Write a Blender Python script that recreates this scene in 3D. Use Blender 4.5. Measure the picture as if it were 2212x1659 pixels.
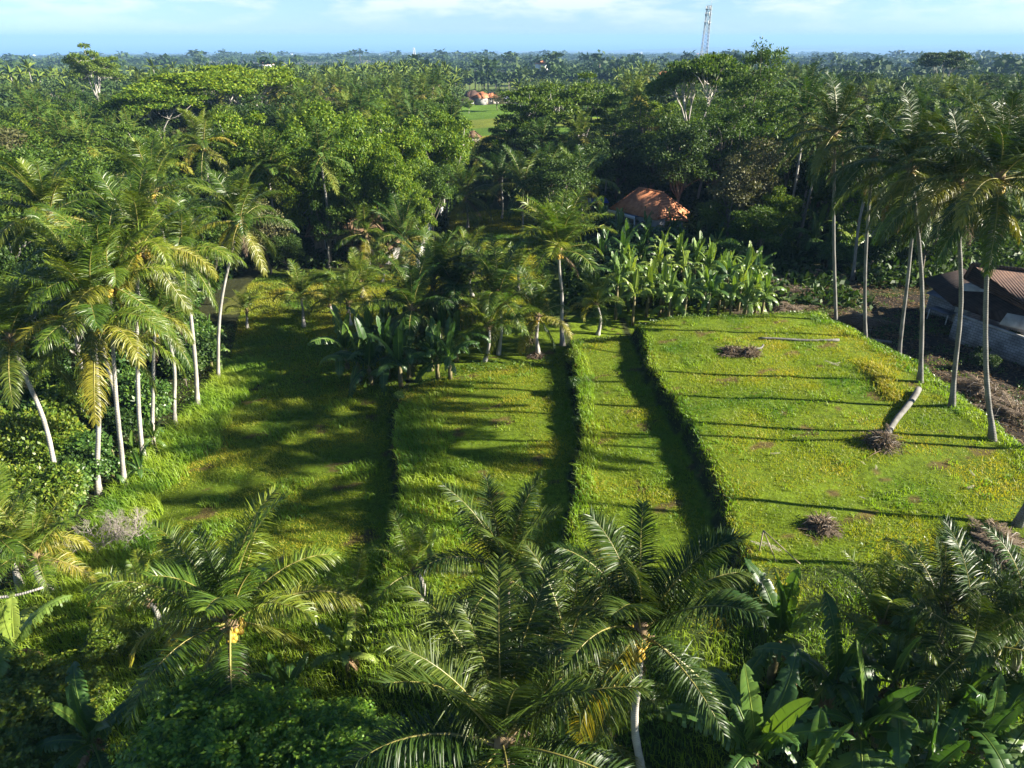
import bpy, math
import numpy as np
from mathutils import Vector

R = math.radians
for o in list(bpy.data.objects):
    bpy.data.objects.remove(o)
scene = bpy.context.scene
COL = scene.collection
rng = np.random.default_rng(11)

# ------------------------------------------------------------------ camera
CAM_Z = 24.0
F, CX, CY = 1500.0, 1106.0, 829.5        # focal length and centre of the photograph at 2212 x 1659
PITCH = R(26.53)
cam_d = bpy.data.cameras.new("camera")
cam_d.sensor_width = 36.0
cam_d.lens = 36.0 * F / 2212.0
cam_d.clip_start = 0.1
cam_d.clip_end = 200000.0
cam = bpy.data.objects.new("camera", cam_d)
cam.location = (0, 0, CAM_Z)
cam.rotation_euler = (R(90) - PITCH, 0, 0)
COL.objects.link(cam)
scene.camera = cam

# ------------------------------------------------------------------ sky and sun
SUN_AZ = math.atan2(-0.10, 1.0)           # towards the sun: +X, a little behind the camera
SUN_EL = R(24.5)
world = bpy.data.worlds.new("World")
scene.world = world
world.use_nodes = True
nt = world.node_tree
nt.nodes.clear()
def N(t, typ, **kw):
    n = t.nodes.new(typ)
    for k, v in kw.items():
        setattr(n, k, v)
    return n
wout = N(nt, 'ShaderNodeOutputWorld')
bg = N(nt, 'ShaderNodeBackground')
sky = N(nt, 'ShaderNodeTexSky')
sky.sky_type = 'NISHITA'
sky.sun_disc = False
sky.sun_elevation = SUN_EL
sky.sun_rotation = R(90) - SUN_AZ
sky.altitude = 100
sky.air_density = 0.65
sky.dust_density = 0.3
sky.ozone_density = 1.5
tc = N(nt, 'ShaderNodeTexCoord')
mp = N(nt, 'ShaderNodeMapping')
mp.inputs['Scale'].default_value = (1.0, 1.0, 4.5)
nz = N(nt, 'ShaderNodeTexNoise')
nz.inputs['Scale'].default_value = 9.0
nz.inputs['Detail'].default_value = 9.0
nz.inputs['Roughness'].default_value = 0.55
rp = N(nt, 'ShaderNodeValToRGB')
rp.color_ramp.elements[0].position = 0.44
rp.color_ramp.elements[0].color = (0.10, 0.10, 0.10, 1)
rp.color_ramp.elements[1].position = 0.60
sx = N(nt, 'ShaderNodeSeparateXYZ')
mr = N(nt, 'ShaderNodeMapRange')
mr.inputs['From Min'].default_value = 0.0
mr.inputs['From Max'].default_value = 0.045
mul = N(nt, 'ShaderNodeMath', operation='MULTIPLY')
mx = N(nt, 'ShaderNodeMixRGB')
mx.inputs['Color2'].default_value = (5.7, 6.3, 6.8, 1)
nt.links.new(tc.outputs['Generated'], mp.inputs['Vector'])
nt.links.new(mp.outputs['Vector'], nz.inputs['Vector'])
nt.links.new(nz.outputs['Fac'], rp.inputs['Fac'])
nt.links.new(tc.outputs['Generated'], sx.inputs['Vector'])
nt.links.new(sx.outputs['Z'], mr.inputs['Value'])
nt.links.new(rp.outputs['Color'], mul.inputs[0])
mr2 = N(nt, 'ShaderNodeMapRange')      # the cloud bank stands low over the sea
mr2.inputs['From Min'].default_value = 0.16; mr2.inputs['From Max'].default_value = 0.08
nt.links.new(sx.outputs['Z'], mr2.inputs['Value'])
mulb = N(nt, 'ShaderNodeMath', operation='MULTIPLY')
nt.links.new(mr.outputs['Result'], mulb.inputs[0]); nt.links.new(mr2.outputs['Result'], mulb.inputs[1])
nt.links.new(mulb.outputs['Value'], mul.inputs[1])
nt.links.new(mul.outputs['Value'], mx.inputs['Fac'])
tint = N(nt, 'ShaderNodeMixRGB', blend_type='MULTIPLY'); tint.inputs['Fac'].default_value = 1.0
tint.inputs['Color2'].default_value = (0.66, 0.84, 0.98, 1)
nt.links.new(sky.outputs['Color'], tint.inputs['Color1']); nt.links.new(tint.outputs['Color'], mx.inputs['Color1'])
nt.links.new(mx.outputs['Color'], bg.inputs['Color'])
bg.inputs['Strength'].default_value = 0.05
nt.links.new(bg.outputs['Background'], wout.inputs['Surface'])

sun_d = bpy.data.lights.new("sun", 'SUN')
sun_d.energy = 5.0
sun_d.angle = R(0.5)
sun_d.color = (1.0, 0.92, 0.78)
sun = bpy.data.objects.new("sun", sun_d)
sv = Vector((math.cos(SUN_EL) * math.cos(SUN_AZ), math.cos(SUN_EL) * math.sin(SUN_AZ), math.sin(SUN_EL)))
sun.rotation_euler = sv.to_track_quat('Z', 'Y').to_euler()
sun.location = (60, 0, 60)
COL.objects.link(sun)

scene.view_settings.view_transform = 'Standard'
scene.view_settings.look = 'None'
scene.view_settings.exposure = 1.85
scene.view_settings.gamma = 1.0
scene.render.engine = 'CYCLES'
cy = scene.cycles
cy.max_bounces = 6
cy.diffuse_bounces = 1
cy.glossy_bounces = 2
cy.transmission_bounces = 3
cy.transparent_max_bounces = 4
cy.volume_bounces = 0
cy.sample_clamp_indirect = 4.0

# ------------------------------------------------------------------ picture point -> place
cp, sp = math.cos(PITCH), math.sin(PITCH)
def ray(u, v):
    a = (u - CX) / F; b = (v - CY) / F
    return a, cp - b * sp, -sp - b * cp
def at(u, v, z):
    a, yy, zz = ray(u, v)
    t = (z - CAM_Z) / zz
    return Vector((a * t, yy * t, z))
def at_y(u, v, y):
    a, yy, zz = ray(u, v)
    t = y / yy
    return Vector((a * t, y, CAM_Z + zz * t))
def to_px(x, y, z):
    dz = z - CAM_Z
    fwd = y * cp - dz * sp
    up = y * sp + dz * cp
    return CX + F * x / fwd, CY - F * up / fwd

def curve_xy(pts, z, by_y=True):
    P = [at(u, v, z) for u, v in pts]
    k = np.array([[p.y, p.x] if by_y else [p.x, p.y] for p in P])
    k = k[np.argsort(k[:, 0])]
    return k[:, 0], k[:, 1]
E0 = curve_xy([(120, 1290), (215, 1140), (250, 1085), (330, 980), (425, 890), (478, 828), (500, 760), (515, 700), (535, 620)], 0)
E1 = curve_xy([(868, 838), (850, 880), (848, 960), (862, 1040), (850, 1110), (835, 1180), (815, 1260)], 0.9)
E2 = curve_xy([(1232, 745), (1240, 800), (1250, 870), (1258, 940), (1240, 1000), (1245, 1050), (1235, 1100), (1215, 1180), (1200, 1300)], 1.8)
E3 = curve_xy([(1388, 735), (1400, 790), (1440, 850), (1490, 930), (1530, 1000), (1555, 1080), (1575, 1150), (1610, 1230), (1640, 1300)], 2.8)
E4 = curve_xy([(1770, 690), (1815, 707), (1880, 747), (1955, 782), (2005, 826), (2075, 884), (2165, 957), (2235, 1015), (2400, 1140)], 2.8)
NN = curve_xy([(868, 830), (1010, 782), (1195, 772), (1232, 745), (1388, 732), (1450, 716), (1600, 712), (1800, 700)], 1.6, False)
def sstep(t, w):
    s = np.clip(t / w + 0.5, 0, 1)
    return s * s * (3 - 2 * s)
def wob(x, y, s=0.0):
    return (np.sin(x * 1.7 + y * 0.6 + s) + np.sin(y * 2.1 - x * 0.9 + 1.3 + s) + np.sin(x * 0.53 - y * 0.71 + 2.2 + s)) / 3
def coastD(x, y):
    a = np.arctan2(x, np.maximum(y, 1e-3))
    return np.interp(a, [-0.9, 0.0, 0.18, 0.32, 0.5, 0.9], [9800, 10300, 13000, 19000, 24000, 30000]) * (1 + 0.04 * np.sin(a * 37) + 0.02 * np.sin(a * 91))
def Hf(x, y):
    x = np.asarray(x, float); y = np.asarray(y, float)
    yc = np.clip(y, 12, 75)
    e1, e2, e3, e4 = (np.interp(yc, *E) for E in (E1, E2, E3, E4))
    w = 0.14 * wob(x * 1.5, y * 2.2) + 0.16 * wob(x * .5, y * .8, 3) + 0.07 * wob(x * 4, y * 5, 1)
    t1, t2, t3 = sstep(x - e1 + w, 0.5), sstep(x - e2 + w, 0.45), sstep(x - e3 + w, 0.55)
    z = 0.9 * t1 + 0.9 * t2 + 1.0 * t3
    z = z - 2.0 * sstep(x - e4 - 1.7 + w, 2.0) * sstep(66 - y, 8)
    nm = sstep(np.interp(x, *NN) + 1.0 - y, 2.0)
    z = z * nm + (1 - nm) * 0.9 * sstep(x + 8, 14)
    sm = sstep(y - 14, 6)
    z = z * sm + (1 - sm) * 0.6
    z = z + 0.05 * wob(x, y) + 0.10 * wob(x * 0.4, y * 0.4, 4)
    d = np.hypot(x, y)
    z = z * sstep(300 - d, 300)
    s = np.maximum(d - 300, 0)
    zz = -0.016 * s + np.minimum(s / 400, 1) * 2.5 * np.sin(x * 0.004 + 1) * np.sin(y * 0.003)
    zz = zz - 7.0 * sstep(d - 420, 200)
    zz = np.maximum(zz, -148)
    z = z + zz
    return np.where(d > coastD(x, y), -175.0, z)
def gz(x, y):
    return float(Hf(x, y))
def g_at(u, v):
    z = 0.0
    for k in range(25):
        p = at(u, v, z)
        z = 0.5 * z + 0.5 * gz(p.x, p.y)
    p.z = gz(p.x, p.y)
    return p

# ------------------------------------------------------------------ mesh builder
class MB:
    def __init__(self):
        self.V = []; self.Q = []; self.T = []; self.mq = []; self.mt = []; self.n = 0
    def add(self, v, q=None, t=None, m=0):
        v = np.asarray(v, float).reshape(-1, 3)
        if q is not None and len(q):
            q = np.asarray(q, int).reshape(-1, 4); self.Q.append(q + self.n); self.mq.append(np.full(len(q), m))
        if t is not None and len(t):
            t = np.asarray(t, int).reshape(-1, 3); self.T.append(t + self.n); self.mt.append(np.full(len(t), m))
        self.V.append(v); self.n += len(v)
        return self
    def arrays(self):
        V = np.concatenate(self.V) if self.V else np.zeros((0, 3))
        Q = np.concatenate(self.Q) if self.Q else np.zeros((0, 4), int)
        T = np.concatenate(self.T) if self.T else np.zeros((0, 3), int)
        mq = np.concatenate(self.mq) if self.mq else np.zeros(0, int)
        mt = np.concatenate(self.mt) if self.mt else np.zeros(0, int)
        return V, Q, T, mq, mt
    def merge(self, arr, M=None, loc=(0, 0, 0), m=None):
        V, Q, T, mq, mt = arr
        V2 = V if M is None else V @ np.asarray(M).T
        V2 = V2 + np.asarray(loc)
        for k in (0, 1, 2, 3):
            if len(Q) and (mq == k).any(): pass
        if len(Q): self.Q.append(Q + self.n); self.mq.append(mq if m is None else np.full(len(mq), m))
        if len(T): self.T.append(T + self.n); self.mt.append(mt if m is None else np.full(len(mt), m))
        self.V.append(V2); self.n += len(V2)
    def box(self, c, s, rz=0.0, m=0):
        cx_, cy_, cz_ = c; hx, hy, hz = s[0] / 2, s[1] / 2, s[2] / 2
        v = np.array([[i, j, k] for k in (-hz, hz) for j in (-hy, hy) for i in (-hx, hx)])
        ca, sa = math.cos(rz), math.sin(rz)
        v = np.stack([v[:, 0] * ca - v[:, 1] * sa, v[:, 0] * sa + v[:, 1] * ca, v[:, 2]], 1) + np.array([cx_, cy_, cz_])
        return self.add(v, [[0, 2, 3, 1], [4, 5, 7, 6], [0, 1, 5, 4], [2, 6, 7, 3], [0, 4, 6, 2], [1, 3, 7, 5]], m=m)
    def slab(self, pts, th, m=0):
        p = np.array([list(a) for a in pts], float); n = len(p)
        nr = np.cross(p[1] - p[0], p[2] - p[0]); nr /= np.linalg.norm(nr)
        if nr[2] < 0: p = p[::-1]; nr = -nr
        v = np.concatenate([p, p - nr * th])
        if n == 4:
            self.add(v, [[0, 1, 2, 3], [7, 6, 5, 4]] + [[i, i + 4, (i + 1) % 4 + 4, (i + 1) % 4] for i in range(4)], m=m)
        else:
            self.add(v, [[i, i + 3, (i + 1) % 3 + 3, (i + 1) % 3] for i in range(3)], [[0, 1, 2], [5, 4, 3]], m=m)
        return self
    def tube(self, pts, rad, ns=6, m=0, cap=True):
        P = np.array([list(p) for p in pts], float); n = len(P)
        rad = np.broadcast_to(np.asarray(rad, float), (n,))
        T = np.gradient(P, axis=0); T /= np.linalg.norm(T, axis=1)[:, None] + 1e-9
        ref = np.array([0.31, 0.95, 0.05]) if abs(T[:, 2]).mean() > 0.5 else np.array([0.02, 0.05, 1.0])
        A = np.cross(T, ref); A /= np.linalg.norm(A, axis=1)[:, None] + 1e-9
        B = np.cross(T, A)
        a = np.arange(ns) * 2 * math.pi / ns
        V = P[:, None] + rad[:, None, None] * (np.cos(a)[None, :, None] * A[:, None] + np.sin(a)[None, :, None] * B[:, None])
        i = np.arange(n - 1)[:, None] * ns; j = np.arange(ns)[None]
        j2 = (j + 1) % ns
        q = np.stack([i + j, i + j2, i + ns + j2, i + ns + j], -1).reshape(-1, 4)
        V = V.reshape(-1, 3); t = []
        if cap:
            V = np.concatenate([V, P[:1], P[-1:]])
            t = [[n * ns, (k + 1) % ns, k] for k in range(ns)] + [[n * ns + 1, (n - 1) * ns + k, (n - 1) * ns + (k + 1) % ns] for k in range(ns)]
        return self.add(V, q, t, m=m)
    def ball(self, c, r, m=0, nu=8, nv=6, sq=(1, 1, 1)):
        V = [[0, 0, -1]]
        for i in range(1, nv):
            ph = -math.pi / 2 + math.pi * i / nv
            V += [[math.cos(ph) * math.cos(2 * math.pi * k / nu), math.cos(ph) * math.sin(2 * math.pi * k / nu), math.sin(ph)] for k in range(nu)]
        V += [[0, 0, 1]]
        q = [[1 + i * nu + k, 1 + i * nu + (k + 1) % nu, 1 + (i + 1) * nu + (k + 1) % nu, 1 + (i + 1) * nu + k] for i in range(nv - 2) for k in range(nu)]
        L = len(V) - 1
        t = [[0, 1 + (k + 1) % nu, 1 + k] for k in range(nu)] + [[L, L - nu + k, L - nu + (k + 1) % nu] for k in range(nu)]
        return self.add(np.array(V) * r * np.array(sq) + np.array(c), q, t, m=m)
    def mesh(self, name, mats, smooth=False):
        V, Q, T, mq, mt = self.arrays()
        me = bpy.data.meshes.new(name)
        me.vertices.add(len(V)); me.vertices.foreach_set('co', V.astype(np.float32).ravel())
        me.loops.add(len(Q) * 4 + len(T) * 3)
        me.loops.foreach_set('vertex_index', np.concatenate([Q.ravel(), T.ravel()]).astype(np.int32))
        me.polygons.add(len(Q) + len(T))
        me.polygons.foreach_set('loop_start', np.concatenate([np.arange(len(Q)) * 4, len(Q) * 4 + np.arange(len(T)) * 3]).astype(np.int32))
        for m in mats: me.materials.append(m)
        me.polygons.foreach_set('material_index', np.concatenate([mq, mt]).astype(np.int32))
        if smooth: me.polygons.foreach_set('use_smooth', np.ones(len(Q) + len(T), bool))
        me.update(calc_edges=True)
        return me

def link(name, data, parent=None, loc=(0, 0, 0), rot=(0, 0, 0), sc=(1, 1, 1)):
    o = bpy.data.objects.new(name, data)
    o.location = loc; o.rotation_euler = rot; o.scale = sc
    if parent: o.parent = parent
    COL.objects.link(o)
    return o
def tag(o, label=None, cat=None, group=None, kind=None):
    if label: o['label'] = label
    if cat: o['category'] = cat
    if group: o['group'] = group
    if kind: o['kind'] = kind
    return o

# ------------------------------------------------------------------ materials
def base_mat(name):
    m = bpy.data.materials.new(name); m.use_nodes = True
    t = m.node_tree; t.nodes.clear()
    return m, t, N(t, 'ShaderNodeOutputMaterial')
def leafmat(name, cols, rough=0.45, transl=0.3, spec=0.5, objrand=0.35, pos=None):
    """cols: dark, mid, light base colours, picked per leaf; transl: share of light passing through"""
    m, t, out = base_mat(name)
    geo = N(t, 'ShaderNodeNewGeometry'); oi = N(t, 'ShaderNodeObjectInfo')
    mixv = N(t, 'ShaderNodeMix'); mixv.data_type = 'FLOAT'; mixv.inputs[0].default_value = objrand
    t.links.new(geo.outputs['Random Per Island'], mixv.inputs[2]); t.links.new(oi.outputs['Random'], mixv.inputs[3])
    src = mixv.outputs[0]
    if pos:
        nz = N(t, 'ShaderNodeTexNoise'); nz.inputs['Scale'].default_value = pos; nz.inputs['Detail'].default_value = 3
        t.links.new(geo.outputs['Position'], nz.inputs['Vector'])
        r2 = N(t, 'ShaderNodeMapRange'); r2.inputs['From Min'].default_value = 0.32; r2.inputs['From Max'].default_value = 0.68
        t.links.new(nz.outputs['Fac'], r2.inputs['Value'])
        m2 = N(t, 'ShaderNodeMix'); m2.data_type = 'FLOAT'; m2.inputs[0].default_value = 0.85
        t.links.new(src, m2.inputs[2]); t.links.new(r2.outputs['Result'], m2.inputs[3]); src = m2.outputs[0]
    cr = N(t, 'ShaderNodeValToRGB'); e = cr.color_ramp.elements
    e[0].position = 0.1; e[0].color = (*cols[0], 1); e[1].position = 0.9; e[1].color = (*cols[-1], 1)
    for i, c in enumerate(cols[1:-1]):
        k = e.new(0.1 + 0.8 * (i + 1) / (len(cols) - 1)); k.color = (*c, 1)
    t.links.new(src, cr.inputs['Fac'])
    p = N(t, 'ShaderNodeBsdfPrincipled'); p.inputs['Roughness'].default_value = rough
    p.inputs['Specular IOR Level'].default_value = spec
    t.links.new(cr.outputs['Color'], p.inputs['Base Color'])
    tr = N(t, 'ShaderNodeBsdfTranslucent')
    hs = N(t, 'ShaderNodeMixRGB', blend_type='MULTIPLY'); hs.inputs['Fac'].default_value = 1
    hs.inputs['Color2'].default_value = (1.5, 1.5, 0.5, 1)
    t.links.new(cr.outputs['Color'], hs.inputs['Color1']); t.links.new(hs.outputs['Color'], tr.inputs['Color'])
    mxs = N(t, 'ShaderNodeMixShader'); mxs.inputs['Fac'].default_value = transl
    t.links.new(p.outputs['BSDF'], mxs.inputs[1]); t.links.new(tr.outputs['BSDF'], mxs.inputs[2])
    t.links.new(mxs.outputs['Shader'], out.inputs['Surface'])
    return m
def solid(name, c1, c2, scale=3.0, rough=0.8, spec=0.3, bump=0.0, wave=None, stretch=(1, 1, 1), detail=5):
    m, t, out = base_mat(name)
    tcn = N(t, 'ShaderNodeTexCoord'); mpn = N(t, 'ShaderNodeMapping'); mpn.inputs['Scale'].default_value = stretch
    t.links.new(tcn.outputs['Object'], mpn.inputs['Vector'])
    nz = N(t, 'ShaderNodeTexNoise'); nz.inputs['Scale'].default_value = scale; nz.inputs['Detail'].default_value = detail
    t.links.new(mpn.outputs['Vector'], nz.inputs['Vector'])
    cr = N(t, 'ShaderNodeValToRGB'); e = cr.color_ramp.elements
    e[0].position = 0.35; e[0].color = (*c1, 1); e[1].position = 0.65; e[1].color = (*c2, 1)
    t.links.new(nz.outputs['Fac'], cr.inputs['Fac'])
    p = N(t, 'ShaderNodeBsdfPrincipled'); p.inputs['Roughness'].default_value = rough
    p.inputs['Specular IOR Level'].default_value = spec
    col = cr.outputs['Color']; h = nz.outputs['Fac']
    if wave:
        ax, sc, dark, dist = wave
        w = N(t, 'ShaderNodeTexWave', wave_type='BANDS', bands_direction=ax, wave_profile='SIN')
        w.inputs['Scale'].default_value = sc; w.inputs['Distortion'].default_value = dist; w.inputs['Detail'].default_value = 2
        t.links.new(tcn.outputs['Object'], w.inputs['Vector'])
        mm = N(t, 'ShaderNodeMixRGB', blend_type='MULTIPLY')
        mm.inputs['Color2'].default_value = (dark, dark, dark, 1)
        inv = N(t, 'ShaderNodeMath', operation='SUBTRACT'); inv.inputs[0].default_value = 1.0
        t.links.new(w.outputs['Fac'], inv.inputs[1]); pw = N(t, 'ShaderNodeMath', operation='POWER'); pw.inputs[1].default_value = 3
        t.links.new(inv.outputs[0], pw.inputs[0]); t.links.new(pw.outputs[0], mm.inputs['Fac'])
        t.links.new(col, mm.inputs['Color1']); col = mm.outputs['Color']; h = w.outputs['Fac']
    t.links.new(col, p.inputs['Base Color'])
    if bump:
        b = N(t, 'ShaderNodeBump'); b.inputs['Strength'].default_value = bump; b.inputs['Distance'].default_value = 0.03
        t.links.new(h, b.inputs['Height']); t.links.new(b.outputs['Normal'], p.inputs['Normal'])
    t.links.new(p.outputs['BSDF'], out.inputs['Surface'])
    return m

M = {}
M['frond'] = leafmat('palm_leaflets', [(0.018, 0.052, 0.007), (0.042, 0.092, 0.010), (0.120, 0.170, 0.015)], 0.42, 0.18, 0.35, 0.55)
M['frond_old'] = leafmat('older_palm_leaflets', [(0.06, 0.10, 0.012), (0.13, 0.15, 0.016), (0.24, 0.215, 0.022)], 0.42, 0.16, 0.45, 0.7)
M['frond_mid'] = leafmat('palm_leaflets_matt', [(0.024, 0.062, 0.008), (0.060, 0.115, 0.013), (0.15, 0.195, 0.020)], 0.6, 0.16, 0.2, 0.55)
M['frond_old_mid'] = leafmat('older_palm_leaflets_matt', [(0.06, 0.10, 0.012), (0.14, 0.16, 0.018), (0.25, 0.22, 0.022)], 0.6, 0.16, 0.2, 0.7)
M['frond_yellow'] = leafmat('yellow_palm_leaflets', [(0.10, 0.14, 0.02), (0.24, 0.23, 0.022), (0.36, 0.27, 0.03)], 0.45, 0.3, 0.5, 0.5)
M['frond_young'] = leafmat('young_palm_leaflets', [(0.06, 0.12, 0.014), (0.11, 0.17, 0.018), (0.20, 0.22, 0.022)], 0.42, 0.3, 0.4, 0.5)
M['frond_dead'] = leafmat('dead_palm_leaflets', [(0.085, 0.062, 0.045), (0.16, 0.12, 0.085), (0.27, 0.21, 0.15)], 0.8, 0.15, 0.2, 0.5)
M['rachis'] = solid('palm_frond_midrib', (0.20, 0.19, 0.05), (0.32, 0.28, 0.08), 2, 0.4, 0.5)
M['rachis_dead'] = solid('dead_frond_midrib', (0.16, 0.11, 0.06), (0.28, 0.20, 0.12), 2, 0.8)
M['palm_bark'] = solid('pale_ringed_palm_bark', (0.31, 0.29, 0.25), (0.50, 0.47, 0.42), 2.5, 0.85, 0.2, 0.35, ('Z', 3.0, 0.72, 1.2), (1, 1, 0.5))
M['palm_bark_grey'] = solid('grey_ringed_palm_bark', (0.14, 0.135, 0.12), (0.26, 0.25, 0.225), 2.5, 0.85, 0.2, 0.35, ('Z', 3.0, 0.65, 1.2), (1, 1, 0.5))
M['coconut'] = solid('coconut_husk', (0.42, 0.24, 0.03), (0.36, 0.30, 0.05), 3, 0.45)
M['banana'] = leafmat('banana_leaf', [(0.035, 0.085, 0.018), (0.055, 0.125, 0.024), (0.10, 0.17, 0.03)], 0.38, 0.28, 0.5, 0.75)
M['banana_light'] = leafmat('pale_banana_leaf', [(0.09, 0.16, 0.03), (0.15, 0.24, 0.04), (0.25, 0.32, 0.055)], 0.40, 0.28, 0.5, 0.75)
M['banana_stem'] = solid('banana_stem', (0.13, 0.12, 0.05), (0.24, 0.20, 0.10), 4, 0.7)
M['dry_leaf'] = leafmat('dry_brown_leaf', [(0.10, 0.06, 0.03), (0.20, 0.13, 0.07), (0.30, 0.22, 0.12)], 0.85, 0.1, 0.2)
M['leaf_bright'] = leafmat('bright_tree_leaf', [(0.050, 0.115, 0.009), (0.105, 0.18, 0.012), (0.22, 0.28, 0.018)], 0.55, 0.3, 0.25, 0.2)
M['leaf_mid'] = leafmat('green_tree_leaf', [(0.032, 0.076, 0.009), (0.070, 0.128, 0.013), (0.15, 0.205, 0.020)], 0.55, 0.25, 0.25, 0.35)
M['leaf_dark'] = leafmat('dark_tree_leaf', [(0.016, 0.042, 0.009), (0.034, 0.072, 0.012), (0.072, 0.118, 0.018)], 0.55, 0.2, 0.25, 0.35)
M['leaf_olive'] = leafmat('olive_tree_leaf', [(0.05, 0.06, 0.02), (0.09, 0.095, 0.03), (0.15, 0.14, 0.05)], 0.6, 0.2, 0.4, 0.3)
M['leaf_shrub'] = leafmat('shrub_leaf', [(0.026, 0.07, 0.016), (0.055, 0.125, 0.022), (0.11, 0.19, 0.026)], 0.40, 0.22, 0.5, 0.3)
M['leaf_bush_lit'] = leafmat('lit_bush_leaf', [(0.05, 0.13, 0.018), (0.12, 0.25, 0.026), (0.26, 0.40, 0.04)], 0.42, 0.35, 0.5, 0.2)  # base colour raised to stand in for sunlight the near palms block
M['leaf_lime'] = leafmat('lime_shrub_leaf', [(0.06, 0.12, 0.012), (0.12, 0.19, 0.018), (0.24, 0.26, 0.025)], 0.42, 0.3, 0.5, 0.3)
M['leaf_far'] = leafmat('distant_tree_leaf', [(0.015, 0.040, 0.010), (0.035, 0.072, 0.014), (0.08, 0.12, 0.022)], 0.7, 0.12, 0.3, 0.0, 0.02)
M['grass'] = leafmat('field_grass_blade', [(0.08, 0.185, 0.014), (0.25, 0.288, 0.020), (0.38, 0.335, 0.030)], 0.5, 0.4, 0.35, 0.0, 0.22)
M['grass_tall'] = leafmat('tall_grass_blade', [(0.08, 0.19, 0.016), (0.19, 0.31, 0.020), (0.28, 0.37, 0.028)], 0.5, 0.4, 0.35, 0.0, 0.3)
M['grass_gold'] = leafmat('ripe_grass_blade', [(0.16, 0.22, 0.02), (0.32, 0.31, 0.03), (0.42, 0.34, 0.05)], 0.55, 0.3, 0.3, 0.0)
M['weed'] = leafmat('weed_leaf', [(0.03, 0.085, 0.010), (0.07, 0.145, 0.012), (0.14, 0.21, 0.016)], 0.45, 0.28, 0.5, 0.0, 0.35)
M['bark'] = solid('tree_bark', (0.10, 0.085, 0.065), (0.20, 0.175, 0.14), 4, 0.9, 0.2, 0.3, None, (1, 1, 0.3))
M['bark_pale'] = solid('pale_tree_bark', (0.34, 0.31, 0.27), (0.52, 0.49, 0.44), 3, 0.85, 0.2, 0.2, None, (1, 1, 0.3))
M['twig'] = solid('grey_twig', (0.22, 0.19, 0.16), (0.36, 0.32, 0.28), 4, 0.9)
M['tile_orange'] = solid('orange_roof_tile', (0.44, 0.16, 0.07), (0.66, 0.29, 0.14), 1.6, 0.7, 0.3, 0.8, ('X', 1.6, 0.55, 0.2))
M['tile_brown'] = solid('brown_roof_tile', (0.085, 0.05, 0.038), (0.15, 0.088, 0.062), 1.2, 0.8, 0.3, 0.8, ('X', 1.5, 0.45, 0.2))
M['tile_dark'] = solid('shaded_dark_roof', (0.030, 0.022, 0.02), (0.06, 0.042, 0.036), 1.5, 0.9, 0.2, 0.5, ('X', 1.5, 0.6, 0.2))  # dark tile tone, with the right compound's lower slope shadow painted in
M['thatch'] = solid('brown_thatch', (0.13, 0.085, 0.05), (0.23, 0.155, 0.095), 5, 0.95, 0.1, 0.5, ('Z', 0.9, 0.5, 3), (1, 1, 4))
M['white_paint'] = solid('white_paint', (0.62, 0.61, 0.58), (0.76, 0.75, 0.72), 2, 0.7)
M['plaster'] = solid('stained_plaster', (0.30, 0.29, 0.27), (0.50, 0.48, 0.45), 1.4, 0.85)
M['concrete'] = solid('concrete', (0.28, 0.28, 0.28), (0.42, 0.42, 0.41), 1.5, 0.85)
M['tin'] = solid('blue_grey_sheet_metal', (0.09, 0.11, 0.16), (0.16, 0.18, 0.25), 1.0, 0.45, 0.5, 0.4, ('X', 1.4, 0.7, 0.1))
M['blue'] = solid('blue_tarpaulin', (0.03, 0.07, 0.35), (0.05, 0.11, 0.45), 2, 0.5)
M['wood'] = solid('weathered_wood', (0.22, 0.18, 0.13), (0.38, 0.32, 0.25), 5, 0.85, 0.2, 0.2, None, (1, 1, 0.3))
M['steel'] = solid('galvanised_steel', (0.30, 0.32, 0.34), (0.42, 0.44, 0.46), 2, 0.5, 0.5)
M['dark'] = solid('dark_opening', (0.015, 0.014, 0.013), (0.025, 0.023, 0.021), 2, 0.9)

# grey concrete block wall
m, t, out = base_mat('grey_block_wall'); M['block'] = m
tcn = N(t, 'ShaderNodeTexCoord'); mpn = N(t, 'ShaderNodeMapping'); mpn.inputs['Rotation'].default_value = (R(90), 0, 0)
br = N(t, 'ShaderNodeTexBrick'); br.inputs['Scale'].default_value = 1.0
br.inputs['Color1'].default_value = (0.30, 0.30, 0.31, 1); br.inputs['Color2'].default_value = (0.40, 0.40, 0.41, 1); br.inputs['Mortar'].default_value = (0.13, 0.13, 0.13, 1)
br.inputs['Brick Width'].default_value = 0.42; br.inputs['Row Height'].default_value = 0.22; br.inputs['Mortar Size'].default_value = 0.018
nz = N(t, 'ShaderNodeTexNoise'); nz.inputs['Scale'].default_value = 0.8; nz.inputs['Detail'].default_value = 6
cr = N(t, 'ShaderNodeValToRGB'); cr.color_ramp.elements[0].position = 0.35; cr.color_ramp.elements[0].color = (0.5, 0.5, 0.5, 1); cr.color_ramp.elements[1].position = 0.6
mm = N(t, 'ShaderNodeMixRGB', blend_type='MULTIPLY'); mm.inputs['Fac'].default_value = 1
p = N(t, 'ShaderNodeBsdfPrincipled'); p.inputs['Roughness'].default_value = 0.9
t.links.new(tcn.outputs['Object'], mpn.inputs['Vector']); t.links.new(mpn.outputs['Vector'], br.inputs['Vector'])
t.links.new(tcn.outputs['Object'], nz.inputs['Vector']); t.links.new(nz.outputs['Fac'], cr.inputs['Fac'])
t.links.new(br.outputs['Color'], mm.inputs['Color1']); t.links.new(cr.outputs['Color'], mm.inputs['Color2'])
t.links.new(mm.outputs['Color'], p.inputs['Base Color']); t.links.new(p.outputs['BSDF'], out.inputs['Surface'])

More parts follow.
